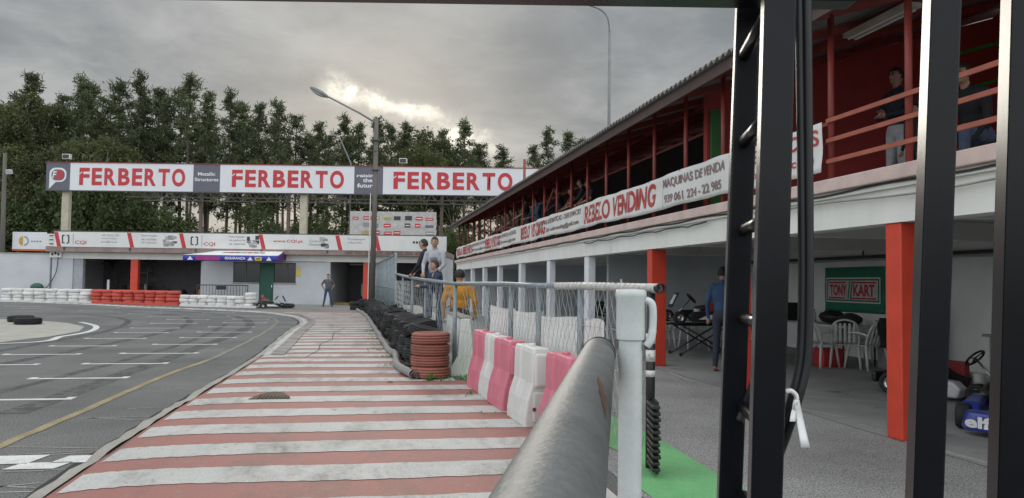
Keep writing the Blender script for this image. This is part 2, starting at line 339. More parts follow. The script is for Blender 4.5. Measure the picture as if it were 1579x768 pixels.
# ------------------------------------------------------------------ ground and paint
U3=Vector((0,0,1))
def sheet(name,pts,z,mat,parent=None):
    m=MB(); m.add([(x,y,z) for x,y in pts],[tuple(range(len(pts)))]); o=m.build(name,mat,parent,recalc=False); return o
struct(sheet('ground',[(-900,-300),(900,-300),(900,1200),(-900,1200)],-.03,soil))
track=struct(sheet('race_track',[(-60,-8),(1.9,-8),(1.9,12),(1.3,16),(.9,42),(1.4,60),(-60,60)],0,asph))
pit=struct(sheet('pit_lane',[(1.9,-8),(5.0,-8),(5.0,42),(.9,42),(1.3,16),(1.9,12)],.002,asph2))
struct(sheet('garage_floor',[(5.0,-8),(11,-8),(11,42),(5.0,42)],.006,garfloor))
sheet('green_strip',[(1.95,-3),(2.75,-3),(2.68,5.4),(2.74,6.7),(2.5,17),(1.75,17),(1.75,13.8),(1.42,11.9),(2.22,6.2),(1.95,5.75)],.008,greenp,pit)
fc=struct(sheet('forecourt',[(-24,52.2),(-15,48.2),(-9.6,43.6),(-5,39.9),(1.0,37.2),(1.0,52),(-24,56)],.004,M('forecourt_concrete',(.22,.215,.2),.85,.2,.8,.3,50,grain=.25)))
isl=struct(sheet('infield_island',[(-40,17.0),(-7.75,18.4),(-7.35,20.4),(-7.35,22.2),(-7.9,24.3),(-9.0,26.2),(-11,28.2),(-40,34)],.006,pale_conc))
# white line round the island
def ribbon(name,path,wd,z,mat,parent,jit=0):
    m=MB(); P=[Vector((x,y,0)) for x,y in path]; L=[];Rr=[]
    for i,p in enumerate(P):
        d=(P[min(i+1,len(P)-1)]-P[max(i-1,0)]).normalized(); nrm=Vector((-d.y,d.x,0)); j=rnd.uniform(-jit,jit)
        L.append(p+nrm*(wd/2+j)); Rr.append(p-nrm*(wd/2-j))
    vs=[(p.x,p.y,z) for p in L]+[(p.x,p.y,z) for p in Rr]; n=len(P)
    m.add(vs,[(i,n+i,n+i+1,i+1) for i in range(n-1)]); return m.build(name,mat,parent,recalc=False)
def smooth_path(pts,k=8):
    out=[]; n=len(pts)
    for i in range(n-1):
        p0=pts[max(i-1,0)];p1=pts[i];p2=pts[i+1];p3=pts[min(i+2,n-1)]
        for t in range(k):
            t/=k; out.append(tuple(.5*(2*b+(c-a)*t+(2*a-5*b+4*c-d)*t*t+(3*b-a-3*c+d)*t**3) for a,b,c,d in zip(p0,p1,p2,p3)))
    out.append(tuple(pts[-1])); return out
ribbon('edge_line',smooth_path([(-14,17.6),(-7.55,18.2),(-7.1,20.4),(-7.1,22.3),(-7.7,24.6),(-8.8,26.7)]),.16,.008,linewhite,isl)
# grid slots: white bars with small end ticks
slots=[(-4.62,-3.3,12.0),(-4.9,-3.35,10.0),(-4.57,-3.22,13.95),(-6.6,-5.2,13.9),(-4.52,-3.1,15.8),(-6.49,-5.16,15.7),(-4.47,-3.12,17.9),(-6.39,-5.08,17.55),(-4.36,-3.03,19.9),(-6.42,-5.05,19.7),(-4.37,-2.95,21.95),(-6.38,-5.02,21.75),(-4.53,-3.18,24.3),(-6.52,-5.18,23.7),(-4.5,-3.1,26.6),(-6.6,-5.2,26.1),(-4.6,-3.3,29),(-6.7,-5.3,28.6),(-7.9,-6.6,31),(-5.2,-3.9,31.6),(-9.3,-8.0,33.4),(-6.6,-5.3,34.2),(-11.8,-10.5,35.5),(-8.9,-7.5,36.7),(-14.8,-13.2,37.5),(-11.4,-9.9,39.2),(-16.6,-15,40.2)]
for x0,x1,y in slots:
    m=MB(); h=.055
    m.add([(x0,y-h,.004),(x1,y-h,.004),(x1,y+h,.004),(x0,y+h,.004)],[(0,1,2,3)])
    m.add([(x0,y+h,.004),(x0+.1,y+h,.004),(x0+.1,y+h+.1,.004),(x0,y+h+.1,.004),(x1-.1,y+h,.004),(x1,y+h,.004),(x1,y+h+.1,.004),(x1-.1,y+h+.1,.004)],[(0,1,2,3),(4,5,6,7)])
    m.build('grid_slot_line',linewhite,track,recalc=False)
ribbon('yellow_line',smooth_path([(-3.05,3),(-3.0,7.3),(-2.93,9.5),(-2.85,12.3),(-2.65,14.6)]),.10,.005,yellow_l,track,.012)
ribbon('faded_line',smooth_path([(-2.65,14.65),(-2.6,19),(-2.66,24.2),(-3.0,28.5),(-3.9,32)]),.10,.005,M('very_faded_yellow',(.235,.222,.185),.85,.2,3,.3,90,grain=.4,spots=.5,spot_col=(.18,.178,.17),spot_scale=5),track,.02)
# staggered start line blocks
for x0,x1,y0,y1 in ((-3.6,-2.52,6.62,6.9),(-2.36,-1.98,6.6,6.84),(-2.62,-2.26,6.42,6.62)):
    sheet('start_line_block',[(x0,y0),(x1,y0-.02),(x1+.06,y1),(x0+.06,y1)],.005,linewhite,track)
# pale scuffs of old lines and dark tyre marks
for k in range(16):
    x=rnd.uniform(-2.6,-2.05); y=rnd.uniform(5.5,14); a=rnd.uniform(-.5,.5)
    ribbon('old_scuff',[(x-.45,y-a*.3),(x,y+rnd.uniform(-.03,.03)),(x+.45,y+a*.3)],.03,.003,fadewhite,track,.006)
skid=M('skid_rubber',(.062,.062,.062),.8,.3,3,.3,90,grain=.3,spots=.47,spot_col=(.12,.12,.118),spot_scale=5)
for pts,wd in (([(-6.5,8),(-5.6,16),(-5.2,22),(-5.6,27),(-7,31.5),(-10,35)],.22),([(-3.6,9),(-3.4,16),(-3.3,22),(-3.7,27),(-5.2,32),(-9,36.5),(-14,39.6)],.3),([(-7.2,10),(-6.8,18),(-6.9,24),(-8.2,29),(-11,33)],.2),([(-5,6),(-4.1,14),(-3.9,20),(-4.3,26)],.16)):
    ribbon('tyre_mark',smooth_path(pts),wd,.0025,skid,track,.02)
# striped apron
EDGE=[(-1.98,2.5),(-1.98,5.6),(-1.97,8.4),(-1.9,10.7),(-1.82,14.5),(-1.86,18),(-1.92,22),(-1.95,26.7),(-2.5,30.3),(-3.1,32.2),(-4.4,34.9),(-7.0,37.4),(-10.4,40)]
ES=smooth_path(EDGE,6)
def edgeX(y):
    for (x0,y0),(x1,y1) in zip(ES,ES[1:]):
        if y0<=y<=y1: return x0+(x1-x0)*(y-y0)/max(1e-6,y1-y0)
    return -1.98
def rightX(y):
    if y<6.8: return 1.7+max(0,y-5.75)*.29
    if y<11.2: return 2.26-(y-5.7)*.1398-.04
    if y<11.7: return 1.451-(y-11.2)*1.4
    return max(.15,.78-(y-11.7)*.025)
AZ=.03
m=MB(); ys=[2.5+i*.5 for i in range(0,66)]
L=[(edgeX(y),y,AZ) for y in ys]; Rr=[(rightX(y),y,AZ) for y in ys]; n=len(ys)
m.add(L+Rr+[(x,y,-.01) for x,y,_ in L],[(i,n+i,n+i+1,i+1) for i in range(n-1)]+[(2*n+i,i,i+1,2*n+i+1) for i in range(n-1)])
apron=struct(m.build('striped_apron',redpaint,recalc=False))
sheet('worn_end',[(-4.2,34.9),(.15,34.9),(.1,38.5),(-6.8,37.4)],.012,fc.data.materials[0],apron)
y=3.85; k=0; NC=60
while y<34.5:
    h=.455+min(.13,max(0,y-11)*.012)+rnd.uniform(-.02,.02); y1=y+h; m=MB(); row0=[];row1=[]; ph=rnd.uniform(0,6)
    for i in range(NC+1):
        t=i/NC; t=t**1.6; xl=edgeX(y+h/2)+(.04 if y<15 else .40); xr=rightX(y+h/2)-.01; x=xl+(xr-xl)*t
        dr=-.16*math.exp(-(x-xl)/.28)+.02*math.sin(ph+x*2.1); tilt=-.02*(x-.3)
        row0.append((x,y+dr+tilt+rnd.uniform(-.013,.013),AZ+.004)); row1.append((x,y1+dr*.8+tilt+rnd.uniform(-.013,.013),AZ+.004))
    m.add(row0+row1,[(i,i+1,NC+2+i,NC+1+i) for i in range(NC)]); m.build('white_stripe',whitepaint,apron,recalc=False)
    y+=.905+rnd.uniform(-.015,.015); k+=1
# concrete lip and the dark joint along the apron
m=MB(); P=[p for p in smooth_path(EDGE[:9],10)]
def offs(P,d):
    out=[]
    for i,p in enumerate(P):
        a=Vector(P[min(i+1,len(P)-1)])-Vector(P[max(i-1,0)]); a=a.normalized(); out.append((p[0]-a.y*d,p[1]+a.x*d))
    return out
A=offs(P,.0);B=offs(P,.10);n=len(P); jz=[rnd.uniform(.024,.05) for _ in P]
m.add([(x,y,jz[i]+.006) for i,(x,y) in enumerate(A)]+[(x+rnd.uniform(-.015,.015),y,jz[i]) for i,(x,y) in enumerate(B)]+[(x-.005,y,-.005) for x,y in B],[(i,n+i,n+i+1,i+1) for i in range(n-1)]+[(n+i,2*n+i,2*n+i+1,n+i+1) for i in range(n-1)])
m.build('kerb_lip',conc,apron,recalc=False)
ribbon('open_joint',offs(P,.145),.055,.0045,dark,apron,.022)
# racing kerb with short blocks along the far bend
KP=[p for p in smooth_path([(-1.82,15),(-1.86,18),(-1.92,22),(-1.95,26.7),(-2.5,30.3),(-3.1,32.2),(-4.4,34.9),(-7.0,37.4),(-10.4,40.0),(-15.2,44.6),(-20,47.8)],9)]
KI=offs(KP,-.40); kerb=None
kerbr=M('kerb_dark_red',(.15,.085,.078),.7,.2,3,.2,50,grain=.2); 
base=MB(); n=len(KP); base.add([(x,y,.036) for x,y in offs(KP,.03)]+[(x,y,.046) for x,y in KI]+[(x,y,-.01) for x,y in offs(KP,.05)],[(i,n+i,n+i+1,i+1) for i in range(n-1)]+[(2*n+i,i,i+1,2*n+i+1) for i in range(n-1)])
kerb=struct(base.build('racing_kerb',whitepaint,recalc=False))
for i in range(0,n-1):
    a,b=KP[i],KP[i+1]; c,d=KI[i+1],KI[i]
    def lerp(p,q,t): return (p[0]+(q[0]-p[0])*t,p[1]+(q[1]-p[1])*t)
    a2,b2=lerp(a,b,.3),lerp(a,b,.64); d2,c2=lerp(d,c,.3),lerp(d,c,.64); a3=lerp(a2,d2,.34);b3=lerp(b2,c2,.34)
    MB().add([(a3[0],a3[1],.046),(d2[0],d2[1],.050),(c2[0],c2[1],.050),(b3[0],b3[1],.046)],[(0,1,2,3)]).build('red_block',kerbr,kerb,recalc=False)
# crack across the far apron
ribbon('crack',[(-1.0,14.6),(-.85,16),(-.9,17.5),(-.7,19),(-.75,21),(-.5,23.5)],.016,AZ+.007,dark,apron,.008)
# storm drain opening in the apron
m=MB(); cxd,cyd=-1.06,9.52; arc=[(cxd-.24+.48*i/12,cyd+.62*math.sin(PI*i/12)**.75) for i in range(13)]
m.add([(x,y,AZ+.009) for x,y in arc],[tuple(range(13))]); m.build('drain_mouth',M('drain_brown',(.06,.042,.026),.7),apron,recalc=False)
for i in range(9):
    x=cxd-.14+.043*i; MB().bx(x,x+.016,cyd+.02,cyd+.3-.02*i,AZ+.01,AZ+.02).build('drain_bar',M('rust',(.10,.06,.035),.8),apron)
# pit lane lines
for a,b in (((4.95,12.0),(4.8,10.7)),((5.08,8.3),(5.25,7.75)),((5.14,7.3),(5.12,6.8)),((5.06,6.15),(5.12,5.2)),((5.3,9.6),(6.6,8.5)),((4.9,14),(4.85,18))):
    ribbon('worn_pit_line',[a,((a[0]+b[0])/2,(a[1]+b[1])/2),b],.07,.009,M('pit_line',(.36,.355,.34),.7,.2,5,grain=.3,spots=.55,spot_col=(.2,.2,.19),spot_scale=8),pit,.01)
# ------------------------------------------------------------------ trees
def pine_meshes(seed,h,dens,cs):
    r=random.Random(seed); tr=MB(); bx,by=r.uniform(-.4,.4),r.uniform(-.4,.4)
    P=lambda t:Vector((bx*math.sin(t*2.3),by*math.sin(t*1.9),h*t))
    tr.tube([P(i/8) for i in range(9)],[.19*(1-.85*i/8)+.015 for i in range(9)],7)
    cr=MB(); lo=cs
    def tuft(c,s):
        for _ in range(30):
            d=Vector((r.gauss(0,1),r.gauss(0,1),r.gauss(.35,.8))).normalized(); sd=d.cross(Vector((r.gauss(0,1),r.gauss(0,1),r.gauss(0,1)))).normalized()
            o=c+Vector((r.gauss(0,.2),r.gauss(0,.2),r.gauss(0,.13)))*s; l=s*r.uniform(.22,.46); wd=s*r.uniform(.03,.06)
            cr.add([o-sd*wd,o+sd*wd,o+d*l+sd*wd*.5,o+d*l-sd*wd*.5],[(0,1,2,3)])
    nl=int(34*dens)
    for k in range(nl):
        t=lo+(1-lo)*(k+r.random()*.8)/nl; base=P(t); a=k*2.4+r.uniform(-.5,.5); rel=(t-lo)/(1-lo)
        ln=(1.95*(1-rel)**.7+.3)*r.uniform(.55,1.15)*(h/17)*(.55+.45*min(1,rel*4+.3)); rise=r.uniform(.1,.55)
        end=base+Vector((math.cos(a)*ln,math.sin(a)*ln,ln*rise)); mid=(base+end)/2+Vector((0,0,-.08*ln))
        tr.tube([base,mid,end],[.05*(1-.5*rel),.035*(1-.5*rel),.012],4,caps=False)
        for q in range(max(3,int(ln*3.2))):
            s=r.uniform(.35,1.05); c=base+(end-base)*s+Vector((r.gauss(0,.24),r.gauss(0,.24),r.gauss(.08,.22)))*(.4+ln*.28); tuft(c,r.uniform(.75,1.2))
    for q in range(7): tuft(P(.97)+Vector((r.gauss(0,.15),r.gauss(0,.15),r.uniform(-.7,.5))),.8)
    return tr,cr
def leafy_meshes(seed,h,rx,rz,cz,nc,ls,trunk_r=.13):
    r=random.Random(seed); tr=MB(); cr=MB()
    tr.tube([(0,0,0),(r.uniform(-.2,.2),r.uniform(-.2,.2),h*.45),(r.uniform(-.3,.3),r.uniform(-.3,.3),h*.9)],[trunk_r,trunk_r*.7,.02],7)
    for k in range(9):
        a=r.uniform(0,6.28); z=h*r.uniform(.35,.75); tr.tube([(0,0,z),(math.cos(a)*rx*.7,math.sin(a)*rx*.7,z+h*.15)],[.05,.015],4,caps=False)
    lobes=[(Vector((r.gauss(0,.45)*rx,r.gauss(0,.45)*rx,cz+r.uniform(-.8,.8)*rz)),r.uniform(.35,.62)*rx) for _ in range(13)]
    for q in range(nc):
        c,rr=r.choice(lobes); d=Vector((r.gauss(0,1),r.gauss(0,1),r.gauss(.2,1))).normalized(); c=c+d*rr*r.uniform(.55,1.12)
        for _ in range(17):
            o=c+Vector((r.gauss(0,.16),r.gauss(0,.16),r.gauss(0,.16))); a1=Vector((r.gauss(0,1),r.gauss(0,1),r.gauss(0,.7))).normalized(); b1=a1.cross(Vector((r.gauss(0,1),r.gauss(0,1),r.gauss(0,1)))).normalized()
            l=ls*r.uniform(.6,1.3); cr.add([o,o+a1*l*.5+b1*l*.3,o+a1*l,o+a1*l*.5-b1*l*.3],[(0,1,2,3)])
    return tr,cr
protos={}
def proto(key,maker,lm,bm):
    tr,cr=maker(); protos[key]=(tr,cr,lm,bm); return key
_tm={}
def tree(key,name,label,loc,rz,s,group):
    tr,cr,lm,bm=protos[key]; t=thing(name,label,'tree',(0,0,0),group)
    if key not in _tm:
        a=tr.build('trunk',bm,t,True); b=cr.build('crown',lm,t,recalc=False); _tm[key]=(a.data,b.data)
    else:
        for nm,me in zip(('trunk','crown'),_tm[key]):
            o=bpy.data.objects.new(nm,me); COL.objects.link(o); o.parent=t
    place(t,loc,rz,s); return t
for i in range(6): proto('p%d'%i,(lambda i=i:pine_meshes(20+i,17,[.85,1.0,.7,.9,.6,1.05][i],[.42,.36,.55,.46,.62,.40][i])),leaf_p,bark)
for i in range(3): proto('e%d'%i,(lambda i=i:leafy_meshes(60+i,14,2.0,4.2,8.8,760,.21)),leaf_e,bark_l)
for i in range(3): proto('b%d'%i,(lambda i=i:leafy_meshes(80+i,6,1.9,1.9,3.0,520,.19,.09)),leaf_b,bark)
tr_=random.Random(5)
# skyline: pixel column, pixel height of the tip, kind
sky_line=[(-60,140,'e0',60),(-20,128,'p1',61),(12,132,'e1',58),(40,110,'p3',60),(68,128,'e2',62),(92,140,'p4',64),(125,116,'p2',60),(150,124,'p4',66),(180,118,'p0',61),(212,107,'p1',60),(238,134,'p3',64),(262,146,'p5',61),(300,113,'p0',60),(327,138,'p5',63),(352,136,'p1',60),(378,158,'p3',66),(402,156,'p5',61),(433,151,'p0',60),(462,172,'p4',64),(492,186,'p5',61),(530,174,'p1',60),(556,188,'p3',65),(580,179,'p5',60),(603,186,'p0',63),(627,190,'p3',61),(655,180,'e1',58),(684,197,'p5',62),(716,184,'p2',58),(745,216,'p4',62),(772,224,'p2',60),(798,252,'b1',60),
 (822,222,'p5',66),(846,196,'p1',64),(872,202,'p3',67),(896,212,'p0',70),(925,208,'p5',74)]
def zone(px):
    return 'seen above the grandstand roof' if px>800 else next(t for lim,t in ((70,'past the badge end of the sign board'),(112,'over the badge of the sign board'),(200,'over the start of the first red word'),(298,'over the end of the first red word'),(342,'over the first grey panel'),(445,'over the start of the second red word'),(548,'over the end of the second red word'),(592,'over the second grey panel'),(690,'over the start of the third red word'),(801,'over the end of the third red word')) if px<lim)
words={'p':'tall dark pine','e':'tall olive leafy tree','b':'low round tree'}
for i,(px,py,k,D) in enumerate(sky_line):
    top=at(px,py,D); hh={'p':17.4,'e':14.0,'b':6.2}[k[0]]; s=top.z/hh
    wx=min(1.0,max(.72,s*.86))
    side=zone(px)
    tree(k,'pine_tree' if k[0]=='p' else 'leafy_tree',words[k[0]]+' in front row '+side,(top.x,top.y,-.03),tr_.uniform(0,6.28),(wx,wx,s),'front row trees behind the sign board')
# second row fills between the front crowns
for i in range(17):
    px=-70+i*50+tr_.uniform(-8,8); D=tr_.uniform(62,67); base=min(sky_line,key=lambda t:abs(t[0]-px))[1]; py=base+tr_.uniform(14,44)
    if 775<px<812: continue
    top=at(px,py,D); s=top.z/17.4; k=tr_.choice(['p2','p4','p0'])
    tree(k,'pine_tree','slim pine just behind the front row, '+zone(px),(top.x,top.y,-.03),tr_.uniform(0,6.28),(.95,.95,s),'pines just behind the front row')
# back rows, sparse so that the sky shows between the trunks
for i in range(24):
    px=-80+i*37+tr_.uniform(-9,9); D=tr_.uniform(68,86); py=150+max(0,px)*.085+tr_.uniform(5,38)
    if px>780: py=235+tr_.uniform(0,20)
    top=at(px,py,D); s=top.z/17.4; k=tr_.choice(['p2','p4'])
    tree(k,'pine_tree','slender pine in the back rows of the wood, seen between nearer trees',(top.x,top.y,-.03),tr_.uniform(0,6.28),(1.05,1.05,s),'pines in the back rows of the wood')
for i in range(24):
    px=-40+i*34+tr_.uniform(-9,9); D=tr_.uniform(52.5,57); py=(318 if px>250 else 268)+tr_.uniform(-18,24)
    if 100<px<190: py=205+tr_.uniform(0,18)
    if px>500: py+=8
    top=at(px,py,D); s=top.z/5.9
    tree('b%d'%(i%3),'leafy_bush',('tall bushy tree' if s>1.2 else 'dense green bush')+' low between the trunks, '+zone(px).replace('over','behind'),(top.x,top.y,-.03),tr_.uniform(0,6.28),(1.15,1.15,s),'undergrowth behind the roof terrace')
# lighter sapling-like trees in front of the pines on the left
for px,py,D in ((30,205,55),(115,195,55),(160,190,56),(410,228,57),(655,205,56),(700,225,57)):
    top=at(px,py,D); s=top.z/14
    tree('e%d'%(px%3),'leafy_tree','light green leafy tree before the dark pines, '+zone(px),(top.x,top.y,-.03),tr_.uniform(0,6.28),(.8,.8,s),'light green trees before the pines')
# ------------------------------------------------------------------ far pit building (facade almost square to the view)
FK=1.0516; FP=Vector((-.35,45.63,-.075)); FU=Vector((math.cos(R_(11)),-math.sin(R_(11)),0)); FN=Vector((-FU.y*-1,0,0)); FN=Vector((FU.y,-FU.x,0))   # FN points to the viewer
def F(s,d,z): return FP+(FU*s+FN*d+U3*z)*FK
FROT=Matrix((FU,-FN,U3)).transposed()
def fbox(mb,s0,s1,d0,d1,z0,z1): return mb.box(F((s0+s1)/2,(d0+d1)/2,(z0+z1)/2),((s1-s0)*FK,abs(d1-d0)*FK,(z1-z0)*FK),rot=FROT)
pb=thing('pit_building','low white pit building with dark garage openings under a long printed banner','building',F(-6,0,0))
def fb(name,mat,*a,parent=pb,bevel=0): return fbox(MB(),*a).build(name,mat,parent,bevel=bevel)
fb('wall',plaster,-16.9,-15.75,-.25,0,0,2.45)
fb('side_door',M('door_grey',(.36,.38,.42),.6),-15.74,-15.22,-.3,-.05,0,2.45)
fb('wall',plaster,-8.56,-6.87,-.25,0,0,2.42)
fb('wall',plaster,-6.87,-5.42,-.25,0,0,1.26); fb('wall',plaster,-6.87,-3.40,-.25,0,2.37,2.42)
fb('wall',plaster,-4.62,-3.40,-.25,0,0,1.26); fb('wall',plaster,-3.40,-1.62,-.25,0,0,2.42)
fb('lintel',plaster_st,-16.9,4.9,-.25,.04,2.45,2.80)
fb('wall',plaster,3.6,4.9,-.25,0,0,2.44)
w1=fb('window',glassd,-6.85,-5.42,-.2,-.08,1.27,2.36); fb('frame',steel,-6.2,-6.15,-.075,-.055,1.27,2.36,parent=w1); fb('sill',conc,-6.9,-5.42,.002,.06,1.2,1.26,parent=w1)
w2=fb('window',glassd,-4.6,-3.42,-.2,-.08,1.27,2.36); fb('frame',steel,-3.9,-3.86,-.075,-.055,1.27,2.36,parent=w2); fb('sill',conc,-4.62,-3.36,.002,.06,1.2,1.26,parent=w2)
dr=fb('door',green_d,-5.40,-4.63,-.2,-.06,0,2.36); fb('handle',chrome,-4.75,-4.70,-.058,-.02,1.0,1.12,parent=dr); fb('panel',green_d,-5.3,-4.75,-.058,-.045,.2,1.0,parent=dr)
fb('slab',slabm,-17.0,4.95,-5,.5,2.81,3.10)
fb('column',redcol,-12.56,-12.16,-.28,-.02,0,2.45); fb('column',redcol,.32,.62,-.28,-.02,0,2.45)
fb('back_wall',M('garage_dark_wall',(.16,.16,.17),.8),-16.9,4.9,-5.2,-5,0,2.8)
fb('partition',plaster,-8.76,-8.57,-5,-.26,0,2.8); fb('partition',plaster,-1.83,-1.63,-5,-.26,0,2.8); fb('end_wall',plaster,-16.9,-16.7,-5,-.26,0,2.8); fb('end_wall',plaster,4.7,4.9,-5,-.26,0,2.8)
fb('door_post',plaster,-1.62,-1.5,-.2,.0,0,2.45)
lamp=fb('tube_light',M('unlit_tube',(.7,.7,.7),.4),-1.1,-.35,-3.2,-3.1,2.35,2.42)
fb('yellow_threshold',M('threshold_yellow',(.4,.28,.05),.7),-1.5,.3,-1.2,-1.1,0,.18)
# parapet wall left of the building
lw=thing('boundary_wall','plain white rendered wall continuing from the pit building past the pole','wall',F(-20,0,0))
fb('wall_face',plaster,-26,-17.05,-.3,-.05,0,2.68,parent=lw); fb('coping',conc,-26.02,-17.02,-.33,-.02,2.68,2.74,parent=lw)
# stuff in the garages
gs=thing('storage_rack','dim rack of drums and boxes inside the wide garage opening','rack',F(-14,-3.5,0))
for i in range(3): fb('shelf',steel,-15,-13.2,-4.2,-3.4,.5+.6*i,.55+.6*i,parent=gs)
for s in (-15,-13.25): fb('post',steel,s,s+.06,-3.46,-3.4,0,2,parent=gs)
for i in range(7):
    s=-14.8+.26*i; MB().tube([F(s,-3.8,.56),F(s,-3.8,.95+.1*(i%2))],.1,10).build('drum',[blackpl,steel,whitepl][i%3],gs)
for i,s in enumerate((-11.6,-10.8,-9.9)):
    b=thing('parts_heap','dark heap of kart parts on the floor of the wide garage',"parts",F(s,-2.6,0),'heaps of kart parts in the wide garage')
    for k in range(6): MB().ell(F(s+rnd.uniform(-.3,.3),-2.6+rnd.uniform(-.2,.2),.1+.12*k),(.28-.03*k,.25,.12),8,6).build('part',[blackpl,steel][k%2],b)
tag(MB().lathe([(0,0),(.24,0),(.26,.1),(.26,.78),(.24,.86),(0,.86)],16,F(-9.0,-1.2,0)).build('oil_drum',orange),'orange red drum standing just inside the garage beside the awning wall','drum')
tag(fbox(MB(),-14.05,-13.93,-.5,-.42,0,1.3).build('white_stake',whitepl,bevel=.01),'thin white stake standing behind the red tyres','stake')
tag(MB().lathe([(0,0),(.2,0),(.22,.1),(.22,.7),(.18,.8),(0,.8)],14,F(-.2,-3.2,.5)).build('white_canister',whitepl),'pale canister deep inside the doorway beside the standing man','canister')
# junction box, hose and reel left
jb=thing('meter_box','white wall box with black stencilled mark above the coiled hose','box',F(-16.6,.1,2.2))
fb('case',plaster_st,-16.95,-16.3,.045,.2,2.5,2.95,parent=jb); [fbox(MB(),-16.85+.17*k,-16.74+.17*k,.201,.206,2.6+.05*(k%2),2.75+.05*(k%2)).build('stencil_stroke',sign_black,jb) for k in range(3)]
hs_=thing('garden_hose','dark hose hanging down the white wall to a green reel','hose',F(-17,.1,0))
MB().tube(smooth_path([tuple(F(-16.5,.14,2.5)),tuple(F(-16.6,.12,1.7)),tuple(F(-16.9,.12,1.1)),tuple(F(-17.05,.3,.8)),tuple(F(-17.3,.4,.85))]),.025,6).build('hose',blackpl,hs_,True)
MB().ell(F(-17.45,.4,.85),(.36,.2,.24),14,8).build('reel',green_d,hs_,True)
# upper banner on the terrace parapet
bn=thing('parapet_banner','long white banner with red slashes and machine print along the terrace parapet','banner',F(-6,.55,3.1))
fb('cloth',bannerw,-16.55,4.95,.50,.53,3.08,3.90,parent=bn)
fb('end_cloth',bannerw,-17.25,-16.62,.40,.43,3.1,3.78,parent=bn)
for z in (3.2,3.42,3.64): fb('tie_mark',sign_black,-16.85,-16.63,.432,.436,z,z+.06,parent=bn)
def slash(s,m_=sign_red):
    MB().add([F(s,.536,3.88),F(s+.22,.536,3.88),F(s+.42,.536,3.09),F(s+.2,.536,3.09)],[(0,1,2,3)]).build('red_slash',m_,bn)
for s in (-16.55,-12.55,-9.7,-5.35,-1.15,.95): slash(s)
def brackets(s):
    for q in (0,1):
        for a in (0,1):
            sg=-1 if a==0 else 1; c=s+.2+sg*.17
            fbox(MB(),c-.035,c+.035,.532,.537,3.28+.0,3.7).build('logo_bracket',sign_black,bn) if q==0 else fbox(MB(),min(c,c-sg*.11),max(c,c-sg*.11),.5325,.538,3.66 ,3.73).build('logo_bracket',sign_black,bn)
    fbox(MB(),s+.03,s+.16,.5325,.538,3.26,3.32).build('logo_bracket',sign_black,bn); fbox(MB(),s+.26,s+.34,.5325,.538,3.24,3.31).build('logo_bracket',sign_black,bn)
    ftext('CQI',sign_red,bn,F(s+.72,.53,3.2),FU,U3,.62,.22,bold=.02)
    fbox(MB(),s+.6,s+.63,.532,.536,3.22,3.8).build('logo_rule',sign_grey,bn)
brackets(-16.1); brackets(-9.05)
def lines(ls,s,z,wd,h=.13,mt=sign_grey):
    for i,l in enumerate(ls): ftext(l,mt,bn,F(s,.53,z-i*(h+.06)),FU,U3,wd*(.7+.3*len(l)/max(map(len,ls))),h)
lines(['+351 234 521 376','www.CQI.pt','geral@CQI.pt'],-13.95,3.67,.95,.12)
lines(['Fabricação','de moldes','de injeção'],-11.75,3.67,.85,.13)
lines(['Fabricação','de gabarits','de controlo'],-6.95,3.67,.9,.13)
lines(['Controlo','Dimensional'],-1.9+.1-.95+.2,3.5,.85,.13); lines(['Prototipagem','rápida'],-.45,3.62,.95,.13); [fbox(MB(),3.1+.17*k,3.22+.17*k,.532,.536,3.5,3.62).build('print_stroke',sign_black,bn) for k in range(3)]
ftext('www.CQI.pt',sign_red,bn,F(-4.55,.53,3.42),FU,U3,1.65,.2,bold=.02)
pr=random.Random(3)
def machine(s,wd):
    for k in range(16):
        a=s+pr.uniform(0,wd-.2); z=3.15+pr.uniform(0,.45); c=[sign_grey,sign_black,M('print_mid_grey',(.4,.4,.41),.5)][k%3]
        fbox(MB(),a,a+pr.uniform(.1,.3),.5315+k*.0003,.5355+k*.0003,z,z+pr.uniform(.05,.22)).build('machine_print',c,bn)
machine(-10.75,.95); machine(-6.0,.75); machine(-2.0+.9-.9,.6)
# things on the slab edge under the banner
for i in range(6): fb('bracket',steel,-16+i*3.6,-15.94+i*3.6,.5,.56,2.9,3.08)
for i in range(9): fb('slab_board',M('slab_board_dark',(.2,.12,.11),.8),-.6+i*.55,-.2+i*.55,.5,.53,2.9,3.04)
# awning
aw=thing('awning','white fabric awning with printed blue valance over the window wall','awning',F(-6,.8,2.4))
m=MB()
def awf(u,v): # u across, v out
    sl=-9.0+1.9*(1-v); s=sl+(-3.95-sl+.0)*u; return F(s,.06+1.5*v,3.12-.42*v-.05*math.sin(PI*v))
m.grid(awf,12,8); m.build('canopy',sign_white,aw,True,solid=.02)
m=MB(); m.grid(lambda u,v:F(-9.0+5.05*u,1.58+.02*math.sin(u*22),2.68-.30*v),40,2); m.build('valance',bluec,aw,True,solid=.012)
m=MB(); m.add([F(-3.94,.06,3.1),F(-3.94,1.58,2.66),F(-3.94,1.58,2.38),F(-3.94,.06,2.5)],[(0,1,2,3)]); m.build('side_valance',M('purple_cloth',(.10,.03,.16),.7),aw,solid=.012)
ftext('SEGURANÇA',sign_white,aw,F(-6.75,1.62,2.44),FU,U3,1.1,.17,bold=.03)
fbox(MB(),-8.3,-7.0,1.61,1.625,2.42,2.62).build('printed_patch',M('magenta_print',(.35,.03,.15),.6),aw); fbox(MB(),-5.15,-4.78,1.61,1.625,2.43,2.62).build('printed_patch',yellowp,aw)
for s in (-8.75,-5.55,-4.55): MB().prism([(0,0),(.3,0),(.15,.2)],0,.01,lambda a,b,h,s=s:F(s+a,1.61+h,2.43+b)).build('printed_mark',sign_white,aw)
fbox(MB(),-5.08,-4.85,1.626,1.63,2.49,2.55).build('printed_patch',sign_black,aw)

